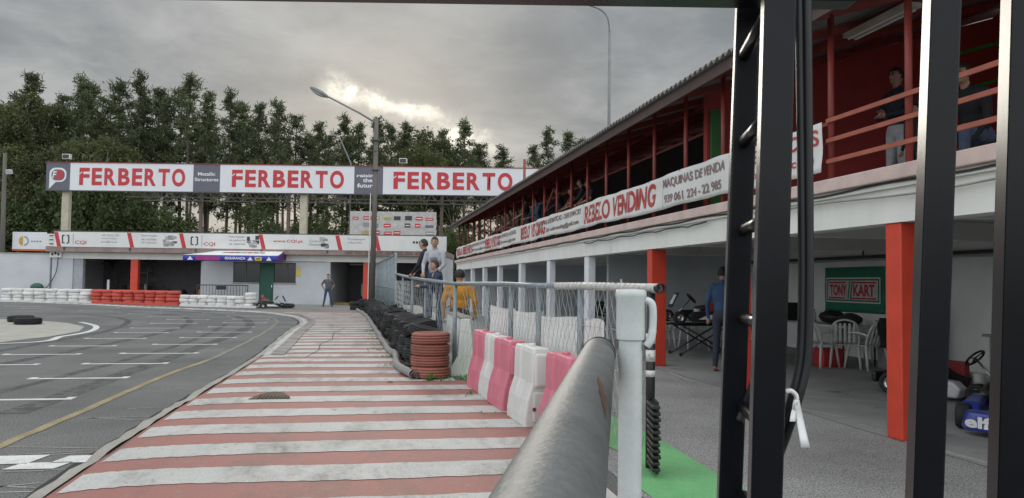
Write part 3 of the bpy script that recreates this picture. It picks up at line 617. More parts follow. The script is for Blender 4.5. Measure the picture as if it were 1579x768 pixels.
for k in range(7): MB().add([awf(.22+.08*k,.45)+U3*.02,awf(.29+.08*k,.45)+U3*.02,awf(.31+.08*k,.62)+U3*.02,awf(.24+.08*k,.60)+U3*.02],[(0,1,2,3)]).build('roof_print',[sign_grey,sign_red,board_g][k%3],aw)
for s in (-8.9,-4.05): MB().tube([F(s,.03,2.55),F(s,1.5,2.66)],.02,6).build('awning_arm',steel,aw)
tag(fbox(MB(),-3.38,-3.14,.004,.02,1.62,2.0).build('notice_board',yellowp),'small yellow notice fixed to the white wall by the dark window','notice'); 
tag(fbox(MB(),-3.38,-3.16,.004,.02,2.04,2.2).build('notice_paper',M('paper_tan',(.5,.42,.3),.7)),'small tan paper above the yellow notice','notice')
# long sign board
sb=thing('sign_board','very long white sign board with red capital letters on tall posts','sign',F(-4,-1.5,3.1))
BD=-1.5
def sbx(name,mat,s0,s1,d0,d1,z0,z1,parent=sb): return fbox(MB(),s0,s1,d0,d1,z0,z1).build(name,mat,parent)
Z0,Z1=6.42,8.0
sbx('logo_panel',board_g,-18.35,-16.97,BD-.1,BD,Z0,Z1)
for a,b in ((-16.965,-9.87),(-8.325,-.6),(1.055,10.0)): sbx('white_panel',board_w,a,b,BD-.1,BD,Z0,Z1)
for a,b in ((-9.865,-8.33),(-.595,1.05),(10.005,11.3)): sbx('grey_panel',board_g,a,b,BD-.1,BD,Z0,Z1)
sbx('top_trim',redsteel,-18.4,11.35,BD-.14,BD+.03,Z1+.003,Z1+.05)
sbx('bottom_trim',steel,-18.4,11.35,BD-.14,BD+.03,Z0-.06,Z0-.003)
for s0,wd in ((-16.43,6.1),(-7.64,6.45),(1.66,6.85)):
    ws=[.76,.76,.86,.86,.76,.86,.84,.98]; un=wd/(sum(ws)+.17*7); x=s0
    for ch,lw_ in zip('FERBERTO',ws):
        ftext(ch,sign_red,sb,F(x,BD,6.72 if ch!='O' else 6.70),FU,U3,lw_*un,1.0 if ch!='O' else 1.04,'letter',bold=.035,off=.012); x+=(lw_+.17)*un
    MB().add([F(s0-.03,BD+.016,7.30),F(s0+.16,BD+.016,7.44),F(s0+.16,BD+.016,7.51),F(s0-.03,BD+.016,7.37)],[(0,1,2,3)]).build('letter_cut',board_w,sb)
ftext('Metallic',sign_white,sb,F(-9.6,BD,7.35),FU,U3,1.0,.2,bold=.02,off=.01); ftext('Structures',sign_white,sb,F(-9.78,BD,7.03),FU,U3,1.36,.2,bold=.02,off=.01)
for i,(l,a,wd) in enumerate((('raising',-.45,1.2),('the',-.1,.55),('future',-.42,1.1))): ftext(l,sign_white,sb,F(a,BD,7.40-.31*i-(.08 if i==0 else 0)),FU,U3,wd,.24,bold=.025,off=.01)
# round badge with a speech tail
def rrect(s0,s1,z0,z1,r,n=5):
    out=[]
    for cx_,cz_,a0 in ((s1-r,z1-r,0),(s0+r,z1-r,90),(s0+r,z0+r,180),(s1-r,z0+r,270)):
        for k in range(n+1): a=R_(a0+90*k/n); out.append((cx_+r*math.cos(a),cz_+r*math.sin(a)))
    return out
MB().prism(rrect(-18.15,-17.18,6.88,7.7,.34),0,.012,lambda a,b,h:F(a,BD+h+.002,b)).build('logo_badge',sign_white,sb)
MB().prism([(-18.15,7.3),(-18.15,6.48),(-17.75,6.9)],0,.010,lambda a,b,h:F(a,BD+h+.002,b)).build('logo_badge_tail',sign_white,sb)
MB().prism(rrect(-18.03,-17.27,6.97,7.6,.28),0,.012,lambda a,b,h:F(a,BD+h+.016,b)).build('logo_badge_inner',board_g,sb)
ftext('B',sign_red,sb,F(-17.78,BD,7.03),FU,U3,.42,.52,'logo_letter',bold=.05,off=.034,shear=.2); ftext('F',sign_white,sb,F(-17.98,BD,7.1),FU,U3,.26,.4,'logo_letter',bold=.02,off=.031,shear=.2)
for s in (-17.31,-3.55): fbox(MB(),s-.2,s+.2,BD-.5,BD-.2,3.1,Z0+.6).build('post',M('cream_post',(.48,.44,.34),.7,.15,3,spots=.6,spot_col=(.3,.22,.14)),sb)
for s in (-5.15,-10.5,4.2): fbox(MB(),s-.09,s+.09,BD-2.9,BD-2.7,3.1,7).build('rear_post',M('brown_post',(.17,.13,.11),.7),sb)
for dd in (-.6,-2.6):
    m=MB()
    for zz in (6.15,6.75): m.bar(F(-14,BD+dd,zz),F(10.5,BD+dd,zz),.07,.07)
    for i in range(61):
        s=-14+i*.4; m.bar(F(s,BD+dd,6.18 if i%2 else 6.72),F(s+.4,BD+dd,6.72 if i%2 else 6.18),.04,.04)
    m.build('lattice_girder',M('girder_grey',(.16,.15,.13),.7),sb)
for s in (-17.2,2.2):
    fl=thing('floodlight','small white floodlight standing on the long sign board '+('near its badge end' if s<0 else 'above the third word'),'light',F(s,BD-.05,Z1+.05))
    fbox(MB(),s-.03,s+.03,BD-.08,BD-.02,Z1+.052,Z1+.2).build('stem',steel,fl); fbox(MB(),s-.22,s+.22,BD-.15,BD+.1,Z1+.2,Z1+.5).build('housing',M('flood_white',(.6,.6,.58),.5),fl,bevel=.02); fbox(MB(),s-.18,s+.18,BD+.1,BD+.11,Z1+.24,Z1+.46).build('glass',glassd,fl)
# sponsor wall on the terrace
sp=thing('sponsor_wall','white podium backdrop covered in rows of small coloured logos on the roof terrace','backdrop',F(1.7,-1.5,3.1))
fbox(MB(),-.8,4.15,-1.62,-1.55,3.15,5.42).build('panel',M('backdrop_grey',(.45,.44,.43),.6),sp)
lc=[sign_red,sign_grey,board_g,sign_red,sign_black,M('logo_green',(.1,.2,.12),.6),sign_red,M('logo_yellow',(.4,.33,.1),.6)]
for r_ in range(5):
    for c_ in range(8):
        if pr.random()<.14: continue
        wd=pr.uniform(.3,.48); h=pr.uniform(.14,.26); s=-.66+c_*.6+pr.uniform(-.03,.03); z=3.25+r_*.42
        fbox(MB(),s,s+wd,-1.548,-1.54,z,z+h).build('logo',lc[pr.randrange(8)],sp)
        if pr.random()<.6: fbox(MB(),s+.05,s+wd-.05,-1.539,-1.536,z+h*.4,z+h*.6).build('logo_stroke',sign_white,sp)
for s in (-.7,4.05): fbox(MB(),s,s+.06,-1.8,-1.63,3.1,5.4).build('leg',steel,sp)
fb('terrace_rail',steel,-17,4.9,-.2,-.15,3.95,4.0)
# small billboard on the left
lb=thing('small_billboard','small white billboard with an orange half disc above the plain wall','sign',F(-18.4,-.6,2.7))
fbox(MB(),-19.55,-17.65,-.66,-.6,2.9,3.92).build('panel',board_w,lb); fbox(MB(),-19.55,-17.65,-.598,-.59,2.86,2.96).build('orange_strip',orange,lb)
MB().prism([(-18.95+.24*math.cos(a),3.42+.27*math.sin(a)) for a in [PI/2+PI*i/10 for i in range(11)]],0,.01,lambda a,b,h:F(a,-.598+h,b)).build('half_disc',M('amber',(.6,.35,.06),.5),lb)
MB().prism([(-18.88+.26*math.cos(a),3.42+.27*math.sin(a)) for a in [-PI/2+PI*i/10 for i in range(11)]]+[(-18.88+.19*math.cos(a),3.42+.2*math.sin(a)) for a in [PI/2-PI*i/10 for i in range(11)]],0,.01,lambda a,b,h:F(a,-.598+h,b)).build('half_ring',sign_grey,lb)
[fbox(MB(),-18.5+.16*k,-18.4+.16*k,-.598,-.592,3.36,3.44).build('print_stroke',sign_grey,lb) for k in range(4)]; 
for s in (-19.3,-17.95): fbox(MB(),s,s+.07,-.75,-.67,2.2,3.85).build('post',steel,lb)
# ------------------------------------------------------------------ grandstand over the open garages
gsd=thing('grandstand','long two storey grandstand with red posts above white open garages','grandstand',(5,20,0))
YE=41.8; Y0=2.0
def gb(name,mat,x0,x1,y0,y1,z0,z1,parent=gsd,bevel=0): return MB().bx(x0,x1,y0,y1,z0,z1).build(name,mat,parent,bevel=bevel)
gb('beam',plaster_st,4.98,5.22,Y0,YE,2.07,2.46); gb('ledge',pinkl,4.86,5.3,Y0,YE,2.463,2.60,bevel=.01); gb('drip_edge',plaster_st,4.93,4.977,Y0,YE,2.40,2.461)
gb('upper_floor',plaster,5.223,11,Y0,YE,2.40,2.55)
cream=M('ceiling_paint',(.70,.69,.66),.8,.1,1,spots=.6,spot_col=(.38,.36,.32))
colw=M('column_white',(.70,.72,.76),.75,.08,2,.2,20,spots=.64,spot_col=(.5,.49,.46),spot_scale=3)
COLS=[(6.57,redcol),(9.75,redcol),(13.0,redcol),(16.95,colw),(20.65,colw),(24.6,colw),(28.7,colw),(32.4,colw),(36.1,colw),(39.8,colw),(3.2,redcol)]
for yy,mt in COLS:
    gb('column',mt,5.0,5.28 if yy==13.0 else 5.17,yy-(.11 if mt is redcol else .17),yy+(.11 if mt is redcol else .17),.006,2.068,bevel=.012); gb('ceiling_beam',cream,5.225,10,yy-.12,yy+.12,2.14,2.398)
for yy in (5,8.2,11.5,15,18.8,22.6): gb('ceiling_rib',cream,5.225,10,yy-.05,yy+.05,2.32,2.398)
gb('back_wall',M('garage_white',(.86,.86,.85),.8,.06,1,spots=.68,spot_col=(.5,.49,.46)),10.0,10.2,Y0,YE,0.004,2.398)
gb('near_wall',plaster,5.23,10,Y0,Y0+.15,.004,2.398); gb('far_wall',plaster,5.23,10,YE-.15,YE,.004,2.398)
for yy in (19.0,30): gb('partition',plaster,6.2,9.99,yy,yy+.15,.004,2.398)
MB().tube([(9.9,Y0+.2,2.05),(9.9,18.9,2.05)],.035,8).build('pipe',steel,gsd); MB().tube([(9.93,Y0+.2,1.98),(9.93,18.9,1.99)],.018,6).build('pipe',plaster,gsd)
for yy in (6.4,8.3,10.6,13.9,16.1): MB().tube([(9.9,yy,2.05),(9.9,yy,2.3)],.02,6).build('pipe_hanger',steel,gsd)
# cables on the beam
m=MB(); m.tube([(4.92,y,2.44+.012*math.sin(y*3.1)) for y in np.arange(Y0,26,.35)],.012,5); m.build('cable',steel,gsd)
cr_=random.Random(9); m=MB(); m.tube([(4.915,y,2.385-.03*abs(math.sin(y*2.4))-cr_.uniform(0,.02)) for y in np.arange(10.5,17,.22)],.012,5); m.build('cable',blackpl,gsd)
m=MB(); m.tube([(4.92,y,2.36-.05*math.sin((y-4)*.8)**2) for y in np.arange(3.2,8.6,.2)],.011,5); m.build('cable',M('cable_grey',(.3,.29,.26),.6),gsd)
# upper storey
def roofz(x): return 4.42+.31*(x-4.6)
MB().prism([(5.45,2.551),(11,2.551),(11,roofz(11)-.12),(5.45,roofz(5.45)-.12)],11.62,11.75,lambda a,b,h:(a,h,b)).build('cross_wall',redwall,gsd)
for zz,(xa,xb) in ((5.38,(9.6,11)),(4.72+.0,(9.6,11))): MB().bar((xa,11.6,zz+.0),(xb,11.6,zz+.44),.03,.05).build('green_trim',M('green_trim',(.03,.36,.05),.5),gsd)
gb('green_panel',M('green_panel',(.04,.16,.05),.6),5.5,5.75,11.56,11.61,2.56,4.3)
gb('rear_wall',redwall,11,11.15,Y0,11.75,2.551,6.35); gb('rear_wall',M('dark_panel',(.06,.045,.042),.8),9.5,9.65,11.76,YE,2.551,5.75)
POSTY=[5.1,6.37,7.6,8.9,10.19,11.5,12.85,14.2,15.6,17.0,18.4,19.85,21.3,22.8,24.3,25.85,27.5,29.1,30.8,32.4,34.1,35.8,37.6,39.4,41.2]
for yy in POSTY:
    MB().tube([(5.03,yy,2.601),(5.03,yy,roofz(5.03)-.09)],.035,8).build('post',redsteel,gsd,True)
    MB().bar((4.62,yy,roofz(4.62)-.07),(11,yy,roofz(11)-.07),.05,.1).build('rafter',redsteel,gsd)
for xx in (4.75,6.4,8.0,9.6): MB().bar((xx,Y0,roofz(xx)-.015-.05),(xx,YE,roofz(xx)-.065),.05,.07).build('purlin',redsteel,gsd)
m=MB(); m.bar((4.6,Y0,roofz(4.6)-.10),(4.6,YE,roofz(4.6)-.10),.03,.16); m.build('fascia',M('fascia_dark',(.085,.055,.05),.6),gsd)
for zz in (2.82,3.05,3.27): 
    MB().bar((4.985,Y0,zz),(4.985,7.62,zz),.02,.045).build('rail',railc,gsd)
    MB().bar((5.08,7.7,zz),(5.08,YE,zz),.02,.04).build('rail',redsteel,gsd)
MB().bar((5.03,20.2,roofz(5.03)-.55),(5.03,21.3,3.4),.04,.04).build('brace',redsteel,gsd)
MB().tube([(4.62,22.2,roofz(4.6)),(4.62,22.2,5.1)],.04,6).build('roof_stub',railc,gsd)
# roof sheets: each a corrugated panel
nw=6; sw=1.02; m=MB()
def corr(u,v):
    yv=u*sw; return (4.5+6.7*v,yv,roofz(4.5+6.7*v)+.03*math.cos(2*PI*nw*u)+.02)
m.grid(corr,nw*6,1); proto_sheet=m.build('roof_sheet',roofm,gsd,True,recalc=False); proto_sheet.location=(0,Y0,0)
md=proto_sheet.modifiers.new('solid','SOLIDIFY'); md.thickness=.008
for i in range(1,39):
    o=proto_sheet.copy(); COL.objects.link(o); o.location=(0,Y0+i*1.02,rnd.uniform(-.004,.006))
fx=thing('strip_light','long white fluorescent fitting under the grandstand roof','light',(6.2,8.3,4.7))
MB().bx(6.1,6.3,7.75,8.95,4.70,4.76).build('housing',M('fitting_white',(.5,.48,.42),.5),fx); 
for xx in (6.15,6.25): MB().tube([(xx,7.8,4.68),(xx,8.9,4.68)],.014,8).build('tube',sign_white,fx)
for yy in (7.9,8.8): MB().tube([(6.2,yy,4.76),(6.2,yy,4.86)],.01,6).build('hanger',steel,fx)
# banner along the railing
rb=thing('railing_banner','white cloth banner with red vending lettering tied along the grandstand railing','banner',(4.95,20,2.7))
rip=lambda p:.015*math.sin(p.y*3.3)+.008*math.sin(p.y*7.7+p.z*9)+.006*math.sin(p.z*14+p.y)
BX=4.93; BY0,BY1=7.62,41.6
def bz(y): return 2.72+.015*math.sin(y*1.3)-.012*abs(math.sin(y*2.2))
seg=[BY0,12.2,17.0,21.8,26.6,31.4,36.4,BY1]
for a,b in zip(seg,seg[1:]):
    m=MB(); m.grid(lambda u,v:(BX-rip(Vector((0,b+(a-b)*u,2.72+.55*v))),b+(a-b)*u,bz(b+(a-b)*u)+.555*v),int((b-a)*14),8); m.build('cloth',bannerw,rb,True,solid=.004)
RU=Vector((0,-1,0))
def rtext(s,y,z,wd,h,mt,bold=.02,shear=0): text(s,mt,rb,(BX,y,z),RU,U3,wd,h,'lettering',bold=bold,shear=shear,off=.010,fn=rip)
rtext('E SNACKS',9.22,3.01,1.55,.18,bannerr,.02); rtext('rebelo@gmail.com',9.72,2.79,1.95,.14,bannerr,.02)
rtext('MAQUINAS DE VENDA',12.15,3.03,2.25,.17,bannerk,.03); rtext('939 061 224 - 22 985',12.1,2.80,2.1,.14,bannerk,.025)
for k,yy in enumerate((16.95,24.2,31.4,38.6)):
    rtext('REBELO VENDING',yy,2.80,4.4 if k==0 else 3.4,.40,bannerr,.028,.18)
for yy in (21.7,28.6,35.2):
    rtext('MAQUINAS AUTOMATICAS - CAFE E SNACKS',yy,3.04,4.5 if yy<22 else 3.7,.15,bannerk,.03); rtext('969 061 224 rebelovending@gmail.com',yy,2.81,4.4 if yy<22 else 3.6,.15,bannerk,.03)
rtext('REBELO',41.3,2.82,2.2,.36,bannerr,.04)
for yy in POSTY:
    if BY0<yy<BY1:
        MB().tube([(4.92,yy,bz(yy)+.54),(5.06,yy,bz(yy)+.56)],.008,4).build('tie',steel,rb)
# ------------------------------------------------------------------ lamp posts
lp=thing('street_lamp','weathered pole with a long arm and street light rising behind the heaped black tyres','lamp post',(.42,36.3,0))
pt=[(.40,36.3,0),(.44,36.3,4.5),(.45,36.3,9.0)]
MB().tube(pt,[.135,.12,.10],8).build('pole',woodpole,lp,True); MB().tube([(.22,36.25,0),(.25,36.25,5.5)],.025,6).build('cable_pipe',whitepl,lp)
MB().tube([(.45,36.28,8.8),(-.3,36.4,9.25),(-1.9,36.6,10.05)],[.05,.045,.04],8).build('arm',polegrey,lp,True)
rt=Matrix.Rotation(R_(27),3,'Y'); MB().ell((-2.2,36.66,10.2),(.5,.17,.12),14,8,rot=rt).build('luminaire',polegrey,lp,True); MB().ell((-2.25,36.66,10.14),(.36,.13,.09),12,8,rot=rt).build('lens',M('lens_grey',(.4,.4,.38),.3),lp,True)
for zz in (6.6,8.0): MB().box((.44,36.3,zz),(.36,.36,.05)).build('clamp',steel,lp)
MB().bar((.0,36.2,7.5),(.5,36.2,7.5),.04,.04).build('bracket',steel,lp)
tl=thing('tall_lamp','tall grey lamp post with a curved top behind the grandstand','lamp post',(12.9,40,0))
b0=at(939,195,42); b1=at(940,50,42); 
MB().tube([(b0.x,b0.y,0),(b0.x,b0.y,b0.z),tuple(b1)],[.11,.09,.07],8).build('pole',polegrey,tl,True)
MB().tube(smooth_path([tuple(b1),tuple(at(937,28,42)),tuple(at(926,15,42)),tuple(at(905,7,42)),tuple(at(886,1,42))]),.05,8).build('arm',polegrey,tl,True)
e=at(872,-3,42); MB().ell(e,(.45,.15,.1),12,8,rot=Matrix.Rotation(R_(15),3,'Y')).build('luminaire',polegrey,tl,True)
sm=thing('small_lamp','thin bent lamp pole rising behind the sign board among the pines','lamp post',(at(540,250,50).x,at(540,250,50).y,0))
q0=at(541,252,50); MB().tube([(q0.x,q0.y,0),tuple(q0),tuple(at(534,236,50)),tuple(at(524,213,50)),tuple(at(514,209,50))],[.06,.05,.045,.04,.04],6).build('pole',polegrey,sm,True); MB().ell(at(513,209,50),(.28,.12,.08),10,6).build('luminaire',polegrey,sm,True)
lf=thing('flood_pole','dark pole with a small floodlight at the end of the plain white wall','lamp post',(at(2,462,45).x,at(2,462,45).y,0))
a0=at(8,236,45); a1=at(1,462,45); MB().tube([(a1.x,a1.y,0),((a0.x+a1.x)/2,(a0.y+a1.y)/2,a0.z/2),tuple(a0)],[.17,.14,.11],8).build('pole',woodpole,lf,True)
fp=at(14,265,44.7); MB().box(fp,(.32,.2,.26),rot=FROT@Matrix.Rotation(.3,3,'X')).build('floodlight',M('flood_grey',(.5,.5,.5),.4),lf,bevel=.02); MB().bar(at(8,262,45),fp,.05,.05).build('bracket',steel,lf)
# ------------------------------------------------------------------ tyres
def tyre_mesh(R=.29,ri=.17,wd=.17,n=28,grooves=True):
    h=wd/2; prof=[(ri,-h*.55),(ri+.02,-h*.8),(ri+.05,-h),(R-.05,-h*1.0),(R-.012,-h*.8)]
    if grooves:
        for z in (-.5,-.02,.46): prof+=[(R,h*(z-.12)),(R-.014,h*(z-.06)),(R-.014,h*(z+.06)),(R,h*(z+.12))]
    else: prof+=[(R,-h*.5),(R,h*.5)]
    prof+=[(R-.012,h*.8),(R-.05,h),(ri+.05,h),(ri+.02,h*.8),(ri,h*.55),(ri+.03,0)]
    m=MB().lathe(prof,n,closed=True); b=m.build('tyre',blackr,smooth=True); me=b.data; bpy.data.objects.remove(b); return me
def with_mat(me,mat):
    c=me.copy(); c.materials.clear(); c.materials.append(mat); return c
t_hi=tyre_mesh(); t_lo=tyre_mesh(.34,.2,.19,18,False)
T_blk=t_hi; T_org=with_mat(t_hi,tyreo); T_wht=with_mat(t_lo,tyrew); T_red=with_mat(t_lo,tyrer)
def tyre(me,loc,label,group,rot=(0,0,0),s=1.0):
    o=bpy.data.objects.new('tyre',me); COL.objects.link(o); o.location=loc; o.rotation_euler=rot; o.scale=(s,)*3 if not hasattr(s,'__len__') else s; return tag(o,label,'tyre',group)
ordw=['first','second','third','fourth','fifth','sixth','seventh','eighth','ninth','tenth','eleventh','twelfth']
lev=['bottom','second','third','top']
def wall(me,a,b,n,levels,colour,what,hz=.185):
    a=G(*a);b=G(*b)
    for i in range(n):
        p=a+(b-a)*((i+.5)/n)
        k=levels if not isinstance(levels,list) else levels[i]
        for j in range(k):
            nm='top' if j==k-1 else lev[j]
            tyre(me,(p.x+rnd.uniform(-.04,.04),p.y+rnd.uniform(-.04,.04),.105+hz*j),'%s %s tyre of the %s stack %s'%(nm,colour,ordw[i],what),colour+' tyre barrier counted '+what,(rnd.uniform(-.04,.04),rnd.uniform(-.04,.04),rnd.uniform(0,6)),((b-a).length/n/.68,(b-a).length/n/.68,1.0))
wall(T_wht,(4,464.6),(141,467.0),8,4,'white','from the flood pole')
wall(T_red,(144,467.2),(276,470.6),8,4,'red','from the plain wall')
wall(T_wht,(279,471.5),(394,474.5),8,[3,3,3,3,3,3,3,4],'white','from the red stacks')
for (a,b,mt,lab) in (((0,465.7),(141,468.1),tyrew,'white board strip along the foot of the white tyres by the plain wall'),((144,468.4),(274,471.9),tyrer,'red board strip along the foot of the red tyres'),((277,472.7),(395,475.7),tyrew,'white board strip along the foot of the white tyres by the awning')):
    A_=G(*a);B_=G(*b); tag(MB().bar(A_+U3*.06,B_+U3*.06,.05,.11).build('foot_board',mt,bevel=.01),lab,'board')
for i,(px,py,rz) in enumerate(((32,496.5,0),(43,500.3,0))):
    p=G(px,py); tyre(T_blk,(p.x,p.y,.105),'black tyre lying on the pale island, '+('partly behind the other' if i==0 else 'in front of the other'),'loose black tyres on the island',(0,0,rnd.uniform(0,6)),(1.3,1.3,1.15))
# faded orange stack
oc=Vector((1.0,11.45,0))
for j in range(4): tyre(T_org,(oc.x+rnd.uniform(-.015,.015),oc.y+rnd.uniform(-.015,.015),.12+.165*j),lev[j]+' tyre of the faded red stack beside the concrete barrier','faded red tyre stack',(rnd.uniform(-.02,.02),rnd.uniform(-.02,.02),rnd.uniform(0,6)),(1.0,1.0,.98))
# black tyre bank along the fence
yy=12.1; i=0
while yy<36:
    x=.985-.026*(yy-12); k=4 if yy<22 else 3
    for j in range(k):
        topq=j==k-1; rot=(rnd.uniform(-.05,.05),rnd.uniform(-.05,.05),rnd.uniform(0,6))
        if topq: rot=(rnd.uniform(-.25,.25),rnd.uniform(-.3,.05),rnd.uniform(0,6))
        tyre(T_blk,(x+rnd.uniform(-.07,.07)-(.04 if topq else 0),yy+rnd.uniform(-.05,.05),.11+.17*j+(.05 if topq else 0)),('tilted top' if topq else lev[j])+' black tyre in the bank of old tyres heaped along the mesh fence','bank of black tyres along the mesh fence',rot,rnd.uniform(.88,1.02))
    yy+=.63+rnd.uniform(0,.05); i+=1
for k,(x,y,z) in enumerate(((-.3,38.2,.12),(-.35,38.3,.3),(.2,37.4,.12),(.15,37.4,.3),(.1,37.5,.47))): tyre(T_blk,(x,y,z),'black tyre at the far end of the tyre bank beside the lamp post','tyres at the far end of the bank',(rnd.uniform(-.1,.1),rnd.uniform(-.1,.1),k),1.1)
# grey hose along the tyre foot
hp=[(.74,11.3),(.62,12.0),(.585,13.2),(.61,14.3),(.53,15.6),(.47,17.5),(.42,20),(.32,24),(.2,29),(.02,33),(-.25,36.4)]
hpz=[(x,y,.085+(.02*math.sin(y*2.3))) for x,y in smooth_path(hp,5)]
hose=thing('drain_hose','thick grey corrugated hose lying along the foot of the black tyres','hose',(.6,14,0))
MB().tube(hpz,[.062+.004*(i%2) for i in range(len(hpz))],10,caps=False).build('hose_wall',M('hose_grey',(.24,.24,.23),.6,.2,6,.2,60),hose,True)
MB().lathe([(.045,-.02),(.066,-.02),(.066,.02),(.045,.02)],14,(.755,11.23,.085),rot=Matrix.Rotation(R_(90),3,'X')@Matrix.Rotation(R_(-10),3,'Y'),closed=True).build('hose_mouth',steel,hose,True)
# concrete barrier blocks behind the tyres
jp=[(0,0),(.44,0),(.44,.12),(.34,.3),(.29,.88),(.15,.88),(.10,.3),(0,.12)]
def block(y0,x,label,s=1):
    t=thing('concrete_barrier',label,'barrier',(x+.22,y0+.9,0),'white concrete barriers along the fence')
    MB().prism(jp,y0,y0+1.95,lambda a,b,h:(x+a,h,b)).build('block',plaster_st,t,bevel=.015)
    MB().bx(x+.13,x+.31,y0+.02,y0+1.9,.884,.915).build('cap',conc,t); return t
for i in range(1):
    yb=11.75+i*2.0; block(yb,1.34 if i==0 else 1.36-.02*i,('white concrete barrier block standing beside the faded red tyre stack' if i==0 else '%s white concrete barrier block behind the black tyres, counted from the faded red stack'%ordw[i]))
# step the onlookers stand on
st=thing('viewing_step','low white edged concrete step behind the mesh fence that onlookers stand on','step',(1.4,16,0))
MB().bx(1.22,1.66,14.98,24,.004,.66).build('tread_block',plaster_st,st,bevel=.015); MB().bx(1.20,1.68,14.97,24.02,.662,.70).build('tread_cap',pale_conc,st)
MB().bx(1.24,1.64,13.95,14.965,.004,.34).build('lower_tread',plaster_st,st,bevel=.015)
# ------------------------------------------------------------------ mesh fence
FL=[(2.26,5.7),(2.06,7.7),(1.86,9.9),(1.74,10.7),(1.40,11.85)]
fe=thing('mesh_fence','waist high fence of grey pipes and wire netting with a wrapped top rail','fence',(1.7,8.5,0))
def fx_(y):
    for (x0,y0),(x1,y1) in zip(FL,FL[1:]):
        if y0<=y<=y1: return x0+(x1-x0)*(y-y0)/(y1-y0)
    return FL[-1][0]
RZ=1.42; POSTS_Y=(7.3,8.6,9.75,10.75,11.85)
MB().tube([(x,y,RZ) for x,y in FL[:1]]+[(fx_(y),y,RZ+.006*math.sin(y*2)) for y in (6.4,7.2,8)],[.036]*4,12,caps=False).build('top_rail',tapem,fe,True)
MB().tube([(fx_(y),y,RZ+.006*math.sin(y*2)) for y in (8,9,10,11,11.85)],.032,10).build('top_rail',galvp,fe,True)
MB().lathe([(.03,-.03),(.04,-.03),(.04,.03),(.03,.03)],16,(2.265,5.66,RZ),rot=Matrix.Rotation(R_(90),3,'X')@Matrix.Rotation(R_(-5),3,'Y'),closed=True).build('rail_mouth',blackpl,fe,True)
for k in range(26):
    y=5.75+k*.1; MB().lathe([(.037,-.012),(.0395,-.012),(.0395,.012),(.037,.012)],12,(fx_(y),y,RZ+.004*math.sin(y*2)),rot=Matrix.Rotation(R_(90),3,'X')@Matrix.Rotation(R_(-5+rnd.uniform(-8,8)),3,'Y'),closed=True).build('wire_wrap',[wire,tapem][k%2],fe,True)
for y in POSTS_Y: MB().tube([(fx_(y),y,0),(fx_(y),y,RZ)],.033,10).build('post',galvp,fe,True)
po=MB().tube([(2.245,5.8,0),(2.245,5.8,RZ-.03)],.036,12).build('end_post',blackpl,fe,True)
for z0,z1 in ((.84,.93),(.98,1.06),(.72,.77)): MB().tube([(2.245,5.8,z0),(2.245,5.8,z1)],.0385,12).build('white_tape',tapem,po,True)
def netting(path,z0,z1,cell,r,name,parent,sag=.02,seed=1,mat=wire):
    rr=random.Random(seed); P=[Vector((x,y,0)) for x,y in path]; L=[0]
    for a,b in zip(P,P[1:]): L.append(L[-1]+(b-a).length)
    def pos(s):
        s=min(max(s,0),L[-1])
        for i in range(len(P)-1):
            if s<=L[i+1]: t=(s-L[i])/(L[i+1]-L[i]); return P[i]+(P[i+1]-P[i])*t
        return P[-1]
    m=MB(); nc=int(L[-1]/cell); nr=int((z1-z0)/(cell*.9)); pt={}
    def p(i,j):
        if (i,j) not in pt:
            q=pos((i+(.5 if j%2 else 0))*cell); pt[i,j]=Vector((q.x+rr.gauss(0,sag*.5),q.y+rr.gauss(0,cell*.04),z1-(z1-z0)*j/nr+rr.gauss(0,cell*.05)))
        return pt[i,j]
    for j in range(nr):
        for i in range(nc):
            a=p(i,j); 
            for c in ((i,j+1),(i+1 if j%2 else i-1,j+1)):
                if 0<=c[0]<=nc: m.tube([a,p(*c)],r,3,caps=False)
        if j%3==0:
            for i in range(nc): m.tube([p(i,j),p(i+1,j)],r,3,caps=False)
    return m.build(name,mat,parent,recalc=False)
netting([(fx_(y)-.03,y) for y in np.arange(5.85,11.85,.3)],.12,RZ-.03,.12,.003,'wire_netting',fe,.012)
# white sheet inside the netting
for k,(a,b) in enumerate(tuple((a+.03,b-.03) for a,b in zip([POSTS_Y[0]-.45]+list(POSTS_Y[:3]),POSTS_Y[:4]))):
    m=MB(); dz=rnd.uniform(-.03,.03)
    def shf(u,v,a=a,b=b,dz=dz):
        y=a+(b-a)*u; return (fx_(y)+.05+.014*math.cos(u*2*PI*(b-a)/.055)+.02*math.sin(u*5),y,.3+(.80+dz+.02*math.sin(u*4+k))*v)
    m.grid(shf,int((b-a)/.0138),4); m.build('white_sheet',M('corrugated_white',(.76,.76,.74),.6,.1,3),fe,True)
# black ribbed crates hanging at the near end of the fence
rk=thing('ribbed_rack','black ribbed plastic strip standing against the near end of the mesh fence','rack',(2.2,5.6,0))
for k in range(11): MB().box((2.19+.004*(k%3),5.6,.53-.046*k),(.06,.3,.024),rz=R_(-12)).build('rib',blackpl,rk,bevel=.006)
MB().box((2.225,5.64,.29),(.02,.2,.54),rz=R_(-12)).build('spine',blackpl,rk)
